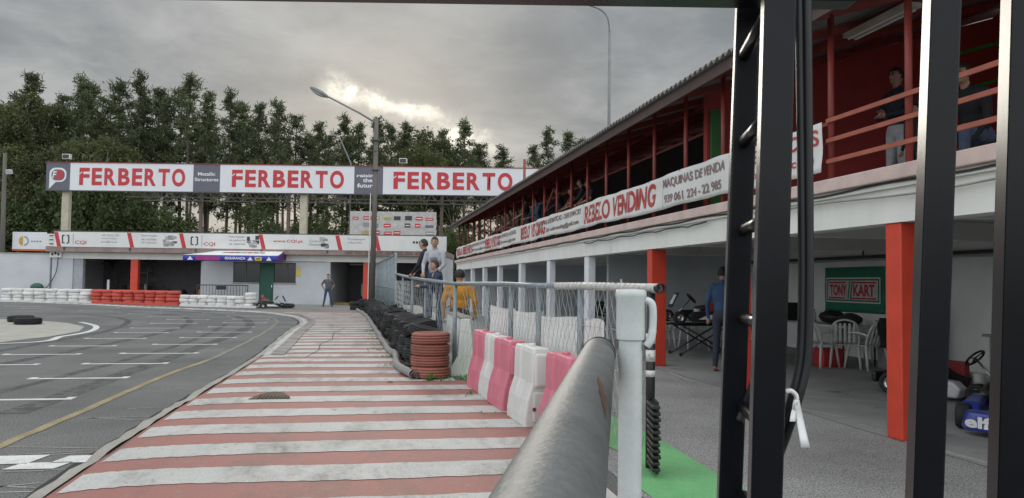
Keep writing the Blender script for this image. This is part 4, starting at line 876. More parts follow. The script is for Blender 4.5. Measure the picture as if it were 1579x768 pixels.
# blue grey continuation behind the tyres
f2=thing('bent_mesh_fence','grey pipe and netting fence bending behind the heaped black tyres','fence',(1.15,17,0))
FB=[(1.38,11.95),(1.15,14.5),(1.03,16.5),(1.0,20),(.98,24)]
MB().tube([(x,y,1.42+.02*(y-11.9)) for x,y in FB],.032,10).build('top_rail',galvp,f2,True)
for i,(x,y) in enumerate(FB[1:]): MB().tube([(x,y,0),(x,y,1.42+.02*(y-11.9))],.025,8).build('post',galvp,f2,True)
netting(FB,.5,1.45,.14,.0022,'wire_netting',f2,.015,5)
f3=thing('tall_rail_fence','tall fence of closely set grey uprights in front of the lamp post','fence',(.85,32,0))
FC=[(.98,24.1),(.95,28.5),(.8,33),(.6,41)]
MB().tube([(x,y,2.3) for x,y in FC],.035,8).build('top_rail',galvp,f3,True); MB().tube([(x,y,1.2) for x,y in FC],.025,8).build('mid_rail',galvp,f3,True)
for i,(x,y) in enumerate(smooth_path(FC,7)): MB().tube([(x,y,0),(x,y,2.3)],.035 if i%4==0 else .022,6).build('upright',galvp,f3,True)
netting(FC,.4,2.2,.26,.004,'wire_netting',f3,.02,8,galvp)
# ------------------------------------------------------------------ plastic road barriers
def road_barrier(mat,loc,rz,label,s=1.0):
    t=thing('road_barrier',label,'barrier',(0,0,0),'plastic road barriers along the netting')
    # ends taper; length along y
    def sec(w0,z): return w0,z
    m=MB(); prof=[(.215,0),(.215,.1),(.19,.26),(.125,.44),(.118,.74),(.10,.79)]; ny=[-.46,-.44,-.17,-.13,.13,.17,.44,.46]
    for i,yv in enumerate(ny):
        inset=.02 if i in (0,7) else 0; notch=.0 if i not in (3,4) else .022
        ring=[(-(w0-inset-(notch if z>.3 else 0)),yv,z) for w0,z in prof]+[((w0-inset-(notch if z>.3 else 0)),yv,z) for w0,z in reversed(prof)]
        m.v+=ring
    k=len(prof)*2
    for i in range(len(ny)-1):
        for j in range(k): m.f.append((i*k+j,i*k+(j+1)%k,(i+1)*k+(j+1)%k,(i+1)*k+j))
    m.f.append(tuple(range(k-1,-1,-1))); m.f.append(tuple((len(ny)-1)*k+j for j in range(k)))
    m.build('shell',mat,t,bevel=.022)
    MB().box((0,-.475,.57),(.19,.05,.34)).build('end_lug',mat,t,bevel=.03); MB().box((0,-.468,.2),(.22,.03,.3)).build('end_foot',mat,t,bevel=.02)
    MB().lathe([(.001,.0),(.045,0),(.045,.025),(.035,.035),(.001,.035)],14,(0,.0,.785)).build('filler_cap',mat,t,True)
    MB().tube([(-.1,-.487,.18),(-.1,-.478,.18)],.022,10).build('drain_plug',redsteel,t)
    place(t,loc,rz,s); return t
bl=[(pinkpl,1.61,10.15,'pink','beside the concrete block'),(whitepl,1.65,9.42,'white','between two pink ones'),(pinkpl,1.67,8.75,'pink','with white barriers on both sides'),(whitepl,1.73,7.8,'white','next to the pink one half hidden by the thick grey tube'),(pinkpl,1.84,6.85,'pink','half hidden by the thick grey tube')]
for mt,x,y,cn,wh in bl: road_barrier(mt,(x,y,.03),R_(rnd.uniform(1,5)),'%s plastic road barrier %s'%(cn,wh),(.82,.76,.97) )
# weeds
def weed(name,loc,label,n,h,spread,group=None):
    t=thing(name,label,'weed',(loc[0],loc[1],0),group); m=MB()
    for k in range(n):
        a=rnd.uniform(0,6.28); b=Vector((loc[0]+rnd.gauss(0,spread),loc[1]+rnd.gauss(0,spread),AZ)); l=h*rnd.uniform(.4,1.1); d=Vector((math.cos(a)*.7,math.sin(a)*.7,rnd.uniform(.4,1.4))).normalized(); s=Vector((-math.sin(a),math.cos(a),0))*l*.11
        m.add([b,b+d*l*.5+s,b+d*l+Vector((0,0,-.15*l)),b+d*l*.5-s],[(0,1,2,3)])
    m.build('leaves',weedm,t,recalc=False); MB().tube([(loc[0],loc[1],0),(loc[0],loc[1],h*.5+.02)],.004,4).build('stem',weedm,t)
weed('weed',(1.12,11.08),'leafy weed growing at the foot of the faded red tyre stack',60,.07,.10); weed('weed',(.96,11.05),'taller weed sprig against the faded red tyre stack',18,.2,.02); weed('weed',(1.42,11.3),'weed clump between red tyre stack and concrete block',60,.08,.12); weed('weed',(1.35,9.6),'small weed at the foot of the farthest pink barrier',12,.1,.05); weed('weed',(1.3,8.2),'thin weed before the stained pink barrier',8,.06,.06)
for k in range(7): y=13+k*1.5; weed('weed',(.52-.025*(y-13),y),'weed tuft growing beside the grey hose',60,.07,.13,'weed tufts beside the grey hose')
lv=tag(MB().grid(lambda u,v:(.35+.09*u,10.9+.07*v,AZ+.012+.012*math.sin(u*3)*math.sin(v*3)),3,3).build('dead_leaf',M('dry_leaf',(.22,.09,.04),.8)),'single dry brown leaf lying on the stripes','leaf')
# ------------------------------------------------------------------ foreground tube, pipe and gate
tu=thing('guard_tube','thick grey metal tube running away from the viewer beside the white pipe','tube',(.5,1.6,0))
ta=Vector((.10,.50,1.232)); tb=Vector((.79,2.52,1.212))
MB().tube([ta+(tb-ta)*(i/10) for i in range(11)],.055,32).build('tube_wall',tubem,tu,'split')
MB().tube([tb-(tb-ta).normalized()*.02,tb+(tb-ta).normalized()*.012],.0575,32).build('end_collar',blackpl,tu,True)
for f_ in (.06,.55): 
    p=ta+(tb-ta)*f_; MB().tube([(p.x,p.y,0),(p.x,p.y,p.z-.05)],.03,12).build('support',galvp,tu,True)
gash=MB(); tdir=(tb-ta).normalized(); side=tdir.cross(U3).normalized()
pts=[]
for i in range(9):
    f_=.30+.17*i/8; a=R_(62-i*4); p=ta+(tb-ta)*f_; nrm=(side*math.sin(a)+U3*math.cos(a)); wv=(.004+.006*((i*37)%5)/4)*math.sin(PI*i/8)+.0004; tg=(side*math.cos(a)-U3*math.sin(a)); pts.append((p+nrm*.0556-tg*wv,p+nrm*.0556+tg*wv))
gash.add([p for q in pts for p in q],[(2*i,2*i+1,2*i+3,2*i+2) for i in range(8)]); gash.build('rust_gash',M('rust_brown',(.13,.06,.035),.8),tu,recalc=False)
pv=thing('white_pipe','upright white plastic pipe with a wide collar and hooked handle','pipe',(.835,2.33,0))
MB().tube([(.835,2.33,0),(.835,2.33,1.30)],.037,28).build('pipe_wall',pvc,pv,'split')
MB().lathe([(.036,1.27),(.044,1.275),(.0455,1.30),(.0455,1.405),(.0485,1.41),(.0485,1.425),(.044,1.432),(.001,1.434)],40,(.835,2.33,0)).build('collar',pvc,pv,'split')
MB().tube(smooth_path([(.876,2.31,1.40),(.895,2.30,1.385),(.898,2.30,1.33),(.892,2.30,1.28),(.878,2.305,1.255)]),[.012]*20+[.013]*13,10).build('hook',pvc,pv,True)
gt=thing('black_gate','open gate of black square steel bars with short rungs','gate',(.7,1.05,0))
def ubar(x0,y0,x1,y1,wd,z0=.05,z1=2.35):
    # lean taken from two heights
    f=lambda z:Vector((x0+(x1-x0)*(z-1.9)/(-.75),y0+(y1-y0)*(z-1.9)/(-.75),z)); q=Matrix.Rotation(R_(-21),3,'Z'); m=MB(); h=wd/2
    m.add([f(z)+q@Vector((a*h,b*h,0)) for z in (z0,z1) for a,b in ((-1,-1),(1,-1),(1,1),(-1,1))],[(3,2,1,0),(4,5,6,7),(0,1,5,4),(1,2,6,5),(2,3,7,6),(3,0,4,7)]); return m.build('upright',blackp,gt,bevel=.003)
ubar(.653,1.233,.640,1.267,.040); ubar(.573,.988,.566,1.018,.043); ubar(.842,.992,.832,1.028,.042); ubar(.957,.968,.950,1.0,.042)
for k in range(11):
    z=1.85-.152*k; MB().tube([(.645,1.232,z),(.574,1.018,z)],.0105,14).build('rung',blackp,gt,True)
MB().bar((-.36,1.335,1.935),(.78,1.12,1.935),.045,.045).build('crossbar',blackp,gt,bevel=.003); MB().bar((.53,1.0,2.16),(1.3,.95,2.16),.045,.045).build('head_bar',blackp,gt,bevel=.003)
MB().bar((.53,1.0,.12),(1.3,.95,.12),.045,.045).build('foot_bar',blackp,gt,bevel=.003)
cb_=thing('black_cables','pair of black cables hanging down beside the black gate bar','cable',(.66,1.05,0))
for k,(dx,r) in enumerate(((0,.0055),(.0115,.0075))):
    P=[at(1231+dx*1000,-60,1.12),at(1233+dx*1000,100,1.12),at(1236+dx*900,330,1.12),at(1236+dx*900,480,1.12),at(1232+dx*900,560,1.12),at(1218+dx*900,620,1.12),at(1198+dx*900,680,1.14),at(1170+dx*600,760,1.18),at(1120,900,1.22)]
    MB().tube(smooth_path([tuple(p) for p in P],6),r,10).build('cable',blackpl,cb_,True)
MB().tube(smooth_path([tuple(p) for p in (at(1178,560,1.3),at(1160,600,1.32),at(1150,625,1.33),at(1140,650,1.33))],5),.008,8).build('loose_end',blackpl,cb_,True)
tg_=thing('white_tie','white ribbon tied round the black cables with its end hanging','ribbon',at(1225,610,1.11))
MB().tube(smooth_path([tuple(at(x,y,1.10)) for x,y in ((1211,604),(1220,603),(1228,611),(1227,622))],5),.0035,8).build('knot',sign_white,tg_,True)
def strip(pts,w0,name):
    m=MB(); n=len(pts)-1
    m.grid(lambda u,v:at(pts[round(u*n)][0]+(v-.5)*w0*(1+.5*u),pts[round(u*n)][1],1.095+.012*math.sin(u*5)+.006*(v-.5)),n,3); m.build(name,sign_white,tg_,True,solid=.0008)
strip([(1228,617),(1230,630),(1233,645),(1236,660),(1239,675),(1242,690)],9,'tail'); strip([(1226,620),(1225,630),(1223,640),(1222,650)],6,'short_tail')
# ------------------------------------------------------------------ people
def person(label,loc,face,height,cols,pose='stand',hair=(.02,.015,.012),sleeve='long',cap=None,vox=.017,group=None,lean=0,armsL=None,armsR=None,legspread=.1,scale_w=1.0,name='person',headturn=0,stripes=False):
    S=height/1.75; prims=[]   # (p0,p1,r0,r1,matkey)
    sit=pose=='sit'; dz=-.47 if sit else 0
    Lm=Matrix.Translation((0,0,.95))@Matrix.Rotation(-R_(lean),4,'X')@Matrix.Translation((0,0,-.95))
    def T(p): v=Lm@Vector(p); v.z+=dz; return v
    ells=[]
    for c,r in (((0,0,1.30),(.175,.115,.20)),((0,.012,1.10),(.155,.112,.17))): ells.append((T(c),Vector(r)*1.0,'top'))
    ells.append((T((0,-.005,.94)),Vector((.165,.122,.12)),'bot'))
    def cap_(a,b,r0,r1,k): prims.append((Vector(a),Vector(b),r0,r1,k))
    cap_(T((-.15,0,1.41)),T((.15,0,1.41)),.07,.07,'top'); cap_(T((0,0,1.42)),T((0,.0,1.50)),.075,.058,'top')
    cap_(T((0,.005,1.46)),T((0,.015,1.58)),.054,.05,'skin')
    hc=T((0,.022,1.645)); HT=Matrix.Rotation(R_(headturn),3,'Z')
    ells.append((hc,Vector((.075,.093,.108)),'skin')); ells.append((hc+HT@Vector((0,.035,-.055)),Vector((.052,.055,.052)),'skin'))
    cap_(hc+HT@Vector((0,.088,.005)),hc+HT@Vector((0,.107,-.022)),.011,.015,'skin')
    for s in (-1,1): ells.append((hc+HT@Vector((s*.077,-.005,-.005)),Vector((.012,.022,.03)),'skin'))
    hands=[]
    for s,arm in ((-1,armsL),(1,armsR)):
        el,wr=arm if arm else ((s*.245,-.03,1.14),(s*.25,.07,.90)); sh=T((s*.185,0,1.40)); el=T(el); wr=T(wr)
        cap_(sh,el,.062,.047,'top'); k='top' if sleeve=='long' else 'skin'
        if sleeve=='short': prims[-1]=(sh,sh+(el-sh)*.75,.066,.056,'top'); cap_(sh+(el-sh)*.6,el,.045,.042,'skin')
        cap_(el,wr,.043,.031,k); d=(wr-el).normalized(); cap_(wr,wr+d*.08,.028,.036,'skin'); hands.append((wr+d*.075,d,s))
    for s in (-1,1):
        hip=T((s*.085,0,.91)) if not sit else Vector((s*.085,0,.91+dz))
        if sit: kn=Vector((s*.12,.42,.49)); an=Vector((s*.12,.44,.09))
        else: kn=Vector((s*(.075+legspread*.25),.02,.50)); an=Vector((s*(.07+legspread*.5),-.02,.09))
        cap_(hip,kn,.088,.062,'bot'); cap_(kn,an,.062,.046,'bot'); cap_(an+Vector((0,-.02,-.045)),an+Vector((s*.015,.17,-.058)),.042,.034,'shoe')
    mb=MB()
    for a,b,r0,r1,k in prims:
        L=(b-a); n=5
        pts=[a-L.normalized()*r0*math.cos(PI/2*i/n) for i in range(n)]+[a,b]+[b+L.normalized()*r1*math.sin(PI/2*i/n) for i in range(1,n+1)]
        rs=[max(.002,r0*math.sin(PI/2*i/n)) for i in range(n)]+[r0,r1]+[max(.002,r1*math.cos(PI/2*i/n)) for i in range(1,n+1)]
        mb.tube(pts,rs,12)
    LR=Lm.to_3x3()
    for c,r,k in ells: mb.ell(c,r,16,12,rot=LR if k!='skin' else HT)
    tmp=mb.build('tmp',None); md=tmp.modifiers.new('r','REMESH'); md.mode='VOXEL'; md.voxel_size=vox; ms=tmp.modifiers.new('s','SMOOTH'); ms.iterations=3; ms.factor=.5
    dg=bpy.context.evaluated_depsgraph_get(); me=bpy.data.meshes.new_from_object(tmp.evaluated_get(dg)); old=tmp.data; bpy.data.objects.remove(tmp); bpy.data.meshes.remove(old)
    keys=['skin','top','bot','shoe']
    for k in keys: me.materials.append(M('cloth_%s_%.2f_%.2f_%.2f'%((k,)+tuple(cols[k])),cols[k],.85 if k!='skin' else .55,.16 if k!='skin' else .06,9,.25 if k!='skin' else 0,22))
    nf=len(me.polygons); ce=np.empty(nf*3); me.polygons.foreach_get('center',ce); ce=ce.reshape(-1,3); best=np.full(nf,1e9); mi=np.zeros(nf,int)
    for a,b,r0,r1,k in prims:
        a_=np.array(a);ab=np.array(b)-a_; t=np.clip(((ce-a_)@ab)/(ab@ab),0,1); d=np.linalg.norm(ce-(a_+t[:,None]*ab),axis=1)-(r0+(r1-r0)*t)
        u=d<best; best[u]=d[u]; mi[u]=keys.index(k)
    for c,r,k in ells:
        q=(ce-np.array(c))/np.array(r); l=np.linalg.norm(q,axis=1); d=(l-1)*min(r); u=d<best; best[u]=d[u]; mi[u]=keys.index(k)
    # hands: five fingers rooted in the palm
    hm=MB()
    for p,d,s in hands:
        a=d.orthogonal().normalized() if abs(d.z)>.9 else d.cross(U3).normalized(); c=d.cross(a)
        for i,(o,l) in enumerate(((-.024,.062),(-.008,.074),(.008,.07),(.023,.056))): hm.tube([p+a*o,p+a*o*1.15+d*l*.55,p+a*o*1.1+d*l+c*.018],[.009,.0085,.006],6)
        hm.tube([p-d*.03+a*.03*s,p+a*.05*s+d*.01,p+a*.047*s+d*.04],[.01,.0095,.007],6)
    nv=len(me.vertices); bm=bmesh.new(); bm.from_mesh(me); vv=[bm.verts.new(v) for v in hm.v]
    for f in hm.f: bm.faces.new([vv[i] for i in f])
    bm.to_mesh(me); bm.free(); mi=list(mi)+[0]*(len(me.polygons)-nf)
    me.polygons.foreach_set('material_index',mi); me.polygons.foreach_set('use_smooth',[True]*len(me.polygons)); me.update()
    t=thing(name,label,'person',(0,0,0),group)
    finish('body',me,None,t)
    # hair
    r=random.Random(int(height*1000)+int(loc[1]*10)); hb=MB(); hmn=M('hair_%.2f_%.2f'%(hair[0],hair[1]),hair,.7,.3,20,.4,90)
    if cap is None:
        def hf(u,v):
            th=u*2*PI; ph=v*PI*.62; d=Vector((math.sin(ph)*math.sin(th),math.sin(ph)*math.cos(th),math.cos(ph)))
            fr=max(0,d.y); lim=1.07+r.uniform(-.02,.035)
            if d.y>.35 and ph>.95: d=Vector((d.x,d.y,max(d.z,.5))).normalized(); lim=1.05
            return hc+HT@Vector((d.x*.079*lim,d.y*.095*lim-.008,d.z*.112*lim+.004))
        hb.grid(hf,22,9).build('hair',hmn,t,True)
    else:
        hb.grid(lambda u,v:hc+HT@Vector((math.sin(v*PI*.5)*math.sin(u*2*PI)*.084,math.sin(v*PI*.5)*math.cos(u*2*PI)*.10,math.cos(v*PI*.5)*.095+.03)),18,7).build('cap',M('cap_%.2f'%cap[0],cap,.8),t,True)
        MB().prism([(-.07,.06),(-.06,.14),(0,.17),(.06,.14),(.07,.06)],.03,.04,lambda a,b,h:hc+HT@Vector((a,b,h))).build('cap_peak',M('cap_%.2f'%cap[0],cap,.8),t)
        hb2=MB().ell(hc+HT@Vector((0,-.03,-.01)),(.079,.07,.07),12,8).build('hair',hmn,t,True)
    em=M('eye_dark',(.02,.015,.012),.3); 
    for s in (-1,1):
        e=MB().ell(hc+HT@Vector((s*.031,.083,.012)),(.014,.008,.008),8,6).build('eye',em,t,True); MB().bar(hc+HT@Vector((s*.018,.089,.031)),hc+HT@Vector((s*.046,.08,.033)),.006,.006).build('eyebrow',hmn,t)
    MB().ell(hc+HT@Vector((0,.088,-.055)),(.023,.008,.005),8,6).build('mouth',M('lip',(.33,.12,.10),.5),t,True)
    if stripes:
        for i in range(3): MB().bar(T((-.10,.112,1.31-.035*i)),T((.06,.124,1.31-.035*i)),.012,.012).build('chest_stripe',sign_black,t)
    place(t,loc,R_(face),(S*scale_w,S*scale_w,S)); return t
SK=(.42,.25,.18); SKT=(.36,.20,.14); BLKC=(.018,.018,.022); NAVY=(.025,.035,.075); DEN=(.05,.075,.13); SHOE=(.03,.03,.03)
C=lambda top,bot,skin=SK,shoe=SHOE:dict(top=top,bot=bot,skin=skin,shoe=shoe)
# onlookers at the fence
rail=((-.30,.16,1.20),(-.16,.40,1.10)),((.30,.16,1.20),(.16,.40,1.10))
p=at(656,430,16.5); person('man in a dark jumper looking out across the track from the fence step',(p.x+.02,p.y,.70),68,at(655,369,16.5).z-.70,C((.022,.018,.028),(.03,.03,.04)),armsL=((-.27,.10,1.16),(-.10,.30,1.0)),armsR=((.27,.10,1.16),(.12,.30,1.0)),lean=5,hair=(.03,.025,.02),vox=.014)
p=at(671,430,15.4); person('boy in a grey hooded top with three chest stripes facing the track',(p.x,p.y,.70),150,at(671,366,15.4).z-.70,C((.36,.38,.42),DEN),armsL=((-.24,.08,1.16),(-.14,.26,1.0)),armsR=((.24,.08,1.16),(.16,.26,1.0)),lean=3,hair=(.045,.028,.02),vox=.013,stripes=True,headturn=12)
p=at(678,430,14.5); person('small boy in a navy jacket resting his arms on the fence rail',(p.x+.02,p.y,.34),92,at(678,404,14.5).z-.34+.04,C(NAVY,DEN),armsL=((-.28,.2,1.20),(-.08,.40,1.24)),armsR=((.28,.2,1.20),(.08,.40,1.24)),lean=10,hair=(.05,.028,.02),vox=.013,headturn=10)
p=at(707,430,14.1); person('person in a mustard yellow jumper and dark trousers seen from behind',(p.x+.02,p.y,.008),-8,at(707,417,14.1).z,C((.50,.22,.015),(.03,.032,.045)),hair=(.018,.015,.013),vox=.013,legspread=.12,scale_w=1.22)
tag(MB().ell((1.66,13.75,.82),(.07,.06,.12),12,10).build('red_bottle',sign_red,smooth=True),'small red bag hanging in front of the yellow jumper by the fence','bag')
# man by the garage door
p=G(505,473.2); person('man in grey polo shirt and jeans standing by the far doorway',(p.x,p.y,.004),185,1.76,C((.10,.10,.115),(.045,.07,.12)),sleeve='short',armsL=((-.33,-.06,1.16),(-.2,-.1,.95)),armsR=((.33,-.06,1.16),(.2,-.1,.95)),hair=(.03,.025,.02),legspread=.3)
# man in blue in the garage
p=G(1114,573); person('man in a blue jacket standing in the garage beside the kart trolley',(p.x,p.y,.008),-35,1.74,C((.03,.07,.15),(.03,.035,.06),SK,(.3,.13,.08)),hair=(.02,.017,.015),vox=.014)
# spectators on the grandstand
sp_l=[(902,278,BLKC,'dark shirt'),(913,283,(.02,.02,.03),'black jacket'),(867,291,(.02,.022,.035),'dark shirt with folded forearms'),(886,297,(.20,.03,.025),'red top'),(831,307,(.05,.09,.16),'blue grey top'),(815,299,(.03,.02,.02),'dark brown top'),(800,326,(.11,.07,.06),'brown top'),(794,324,(.05,.04,.04),'charcoal top'),(788,330,(.16,.04,.04),'dark red top'),(781,332,(.06,.08,.13),'dull blue top'),(770,342,(.03,.03,.03),'black top')]
for i,(px,py,col_,wd_) in enumerate(sp_l):
    X=5.52; q=atX(px,py,X); hh=(q.z-2.551)*1.03
    person('spectator in %s at the stand railing, %s from the cross wall'%(wd_,ordw[[1,0,3,2,4,5,6,7,8,9,10][i]]),(X,q.y,2.551),90+[-10,8,-14,5,12,-6,15,-12,9,-8,5][i],min(1.85,max(1.45,hh)),C(col_,(.03,.035,.05),SKT),armsL=rail[0],armsR=rail[1],lean=9,hair=[(.02,.016,.013),(.05,.03,.02)][i%2],sleeve=['long','short'][i%2],vox=.022,group='spectators on the grandstand')
q=atX(1384,98,6.9); person('spectator in a dark jumper and pale trousers standing back from the railing',(6.9,q.y,2.551),95,1.80,C((.02,.02,.035),(.40,.41,.43),SKT),armsL=((-.28,.05,1.15),(-.05,.22,1.12)),armsR=((.28,.05,1.15),(.05,.22,1.16)),vox=.016)
q=atX(1490,150,6.3); person('spectator in a black jacket sitting bent forward behind the rails',(6.45,q.y,2.62),105,1.72,C((.012,.012,.016),(.06,.08,.13),SKT),pose='sit',lean=22,armsL=((-.24,.15,1.14),(-.12,.38,.95)),armsR=((.24,.15,1.14),(.12,.38,.95)),vox=.016)
ch_s=thing('bench','plain dark bench that the bent spectator sits on','bench',(6.55,q.y,2.551)); MB().bx(6.4,6.85,q.y-1.2,q.y+.8,2.93,2.99).build('seat',steel,ch_s,bevel=.01)
for dy in (-1.1,.7): MB().bx(6.45,6.8,q.y+dy,q.y+dy+.06,2.552,2.928).build('leg',steel,ch_s)
q=atX(1410,160,6.6); person('child in a dark top crouching beside the pale trousered spectator',(6.6,q.y-.02,2.551),100,1.15,C((.015,.015,.02),(.02,.02,.03),SKT),vox=.013)
# ------------------------------------------------------------------ karts
def wheel(parent,c,r,wd,ax=Vector((1,0,0))):
    rot=Vector((0,0,1)).rotation_difference(ax).to_matrix(); h=wd/2
    t=MB().lathe([(r*.52,-h*.8),(r*.6,-h),(r*.9,-h),(r,-h*.7),(r,h*.7),(r*.9,h),(r*.6,h),(r*.52,h*.8)],24,c,rot=rot,closed=True).build('tyre',blackr,parent,True)
    MB().lathe([(.001,-h*.3),(r*.2,-h*.3),(r*.3,-h*.15),(r*.45,-h*.3),(r*.53,-h*.85),(r*.53,h*.85),(r*.45,h*.3),(r*.3,h*.15),(r*.2,h*.35),(r*.001,h*.35)],20,c,rot=rot).build('rim',chrome,t,True)
def kart(label,body,accent,plate,seatc=blackpl,group='karts'):
    k=thing('racing_kart',label,'kart',(0,0,0),group); z=.09
    m=MB()
    for x in (-.32,.32): m.tube(smooth_path([(x*.9,-.78,z),(x,-.3,z),(x*1.1,.2,z),(x*.75,.75,z)]),.016,8)
    for y in (-.7,-.2,.3,.7): m.tube([(-.33,y,z),(.33,y,z)],.016,8)
    m.build('frame',chrome,k,True); MB().bx(-.26,.26,.05,.78,z-.03,z-.018).build('floor_pan',steel,k)
    for s in (-1,1):
        wheel(k,Vector((s*.58,-.55,.14)),.14,.20); wheel(k,Vector((s*.56,.56,.13)),.13,.13)
        MB().prism([(-.40,.0),(.33,.0),(.38,.12),(.28,.2),(-.36,.22),(-.42,.1)],s*.44,s*.62,lambda a,b,h:(h,a,b+.05)).build('side_pod',body,k,bevel=.03)
        MB().prism([(-.36,.06),(.2,.05),(.02,.14),(-.34,.16)],s*.615,s*.626,lambda a,b,h:(h,a,b+.05)).build('side_graphic',accent,k)
    MB().tube([(-.62,-.55,.14),(.62,-.55,.14)],.02,10).build('rear_axle',chrome,k,True); MB().bx(-.6,.6,-.86,-.78,.12,.26).build('rear_bumper',blackpl,k,bevel=.03)
    nose=[(-.56,.80),(-.5,.98),(-.2,1.08),(.2,1.08),(.5,.98),(.56,.80),(.3,.76),(-.3,.76)]
    MB().prism(nose,.05,.23,lambda a,b,h:(a*(1 if h<.2 else .93),b-(0 if h<.2 else .05),h)).build('nose_cone',body,k,bevel=.035)
    text('elf',sign_white,k,(-.32,1.085,.09),(1,0,0),U3,.26,.1,bold=.04,off=.0) if False else None
    pl=MB().prism([(-.17,0),(.17,0),(.15,.34),(-.15,.34)],0,.03,lambda a,b,h:(a,.62-b*.45+h,.32+b*.9)).build('front_panel',body,k,bevel=.01); MB().prism([(-.12,.08),(.12,.08),(.11,.29),(-.11,.29)],.031,.036,lambda a,b,h:(a,.62-b*.45+h,.32+b*.9)).build('number_plate',plate,pl)
    MB().tube([(0,.55,.12),(0,.2,.50)],.014,8).build('steering_column',chrome,k,True)
    m=MB(); rt_=Matrix.Rotation(R_(48),3,'X'); m.lathe([(.125+.014*math.cos(a),.014*math.sin(a)) for a in [2*PI*i/8 for i in range(8)]],24,(0,.19,.51),rot=rt_,closed=True); 
    for a in (0,2.1,4.2): m.bar(Vector((0,.19,.51)),Vector((0,.19,.51))+rt_@Vector((.12*math.cos(a),.12*math.sin(a),0)),.02,.012)
    m.build('steering_wheel',blackpl,k,True)
    m=MB(); m.grid(lambda u,v:(.19*math.sin((u-.5)*2.6)*(1-.15*v),-.12-.35*v-.06*math.cos((u-.5)*2.6)+.17*(1-v)*(1-v),.1+.13*abs(u-.5)*2+.44*v*v),12,10); m.build('seat',seatc,k,True,solid=.012)
    e=MB().bx(.2,.42,-.55,-.2,.12,.36).build('engine',steel,k,bevel=.02); 
    for i in range(5): MB().bx(.19,.43,-.5,-.25,.37+.025*i,.38+.025*i).build('cooling_fin',chrome,e)
    MB().tube(smooth_path([(.35,-.2,.3),(.46,.0,.3),(.46,-.4,.36),(.4,-.75,.34)]),[.03]*25,8).build('exhaust',steel,k,True)
    MB().tube([(-.2,.12,.1),(-.2,.12,.3)],.07,12).build('fuel_tank',whitepl,k,True); MB().bx(-.36,-.24,-.5,-.1,.12,.42).build('radiator',M('radiator_red',(.35,.04,.04),.5),k,bevel=.01)
    return k
k1=kart('blue kart with a white wordmark on its side pod next to the red column',bluekart,bluekart,yellowp)
text('elf',sign_white,k1,(.485,.985,.085),(-.95,.316,0),U3,.25,.115,'wordmark',bold=.04,off=.006)
MB().prism([(.10+.065*math.cos(R_(60*i+30)),.142+.065*math.sin(R_(60*i+30))) for i in range(6)],0,.004,lambda a,b,h:(a,1.082+h,b)).build('hexagon_mark',sign_white,k1)
MB().prism([(.10+.05*math.cos(R_(60*i+30)),.142+.05*math.sin(R_(60*i+30))) for i in range(6)],.0042,.007,lambda a,b,h:(a,1.082+h,b)).build('hexagon_mark',sign_red,k1)
place(k1,(6.9,6.9,.008),R_(130))
k2=kart('dark blue and white kart with a yellow number plate parked behind the blue one',M('white_fairing',(.6,.6,.62),.35),bluekart,yellowp); place(k2,(7.85,9.0,.008),R_(197),1.04)
k3=kart('kart with white fairing and a red seat standing on a trolley',M('kart_black',(.02,.02,.022),.35),sign_white,sign_white,M('seat_red',(.3,.02,.03),.4)); place(k3,(6.85,14.9,.66),R_(80))
k4=kart('dark kart with white panels and a red seat parked near the green door',M('kart_black',(.02,.02,.022)),sign_white,sign_white,redkart); q=G(420,475.2); place(k4,(q.x,q.y,.004),R_(-75))
q=G(443,475.6); tyre(T_blk,(q.x,q.y,.10),'dark tyre lying next to the dark kart near the green door','loose tyre by the parked kart',(0,0,1),(.9,.9,.9))
# trolley under the kart
tro=thing('kart_trolley','black folding trolley with crossed legs carrying a kart','trolley',(6.85,14.9,0))
for s_ in (-1,1):
    m=MB(); yv=14.9+s_*.24
    m.tube([(6.3,yv,.03),(7.35,yv,.62)],.016,8); m.tube([(7.4,yv+.03*s_,.03),(6.35,yv+.03*s_,.62)],.016,8); m.build('crossed_legs',blackpl,tro,True)
    MB().tube([(6.2,yv,.63),(7.5,yv,.63)],.016,8).build('top_bar',blackpl,tro,True)
    for xv in (6.3,7.4): MB().lathe([(.001,-.015),(.03,-.015),(.04,0),(.03,.015),(.001,.015)],12,(xv,yv+.04*s_,.045),rot=Matrix.Rotation(R_(90),3,'X')).build('castor',blackpl,tro,True)
for xv in (6.3,6.85,7.4): MB().tube([(xv,14.62,.63),(xv,15.18,.63)],.014,8).build('cross_bar',blackpl,tro,True)
MB().bx(6.25,7.5,14.64,15.16,.648,.66).build('tray',blackpl,tro)
# white plastic chairs
def chair(label,loc,rz):
    t=thing('plastic_chair',label,'chair',(0,0,0),'white plastic garage chairs')
    MB().grid(lambda u,v:((u-.5)*.46*(1-.06*v),-.22+.44*v,.43-.02*math.sin(PI*u)-.015*v+(.02 if v>.9 else 0)),8,8).build('seat',whitepl,t,True,solid=.014)
    for i in range(5):
        x=-.15+.075*i; MB().grid(lambda u,v:(x+(u-.5)*.05*(1-.2*v),-.22-.12*v-.02*math.cos((x)*6),.44+.36*v),1,6).build('back_slat',whitepl,t,True,solid=.012)
    MB().tube(smooth_path([(-.22,-.2,.42),(-.225,-.27,.62),(-.17,-.34,.80),(0,-.36,.86),(.17,-.34,.80),(.225,-.27,.62),(.22,-.2,.42)],5),.018,8).build('back_frame',whitepl,t,True)
    for s_ in (-1,1):
        MB().tube(smooth_path([(s_*.22,-.26,.60),(s_*.27,-.1,.645),(s_*.27,.1,.64),(s_*.25,.2,.6),(s_*.235,.21,.42)],5),.02,8).build('arm',whitepl,t,True)
        for y0,y1 in ((.19,.25),(-.2,-.28)): MB().tube([(s_*.21,y0,.43),(s_*.25,y1,.0)],[.03,.018],8).build('leg',whitepl,t,True)
    place(t,loc,rz); return t
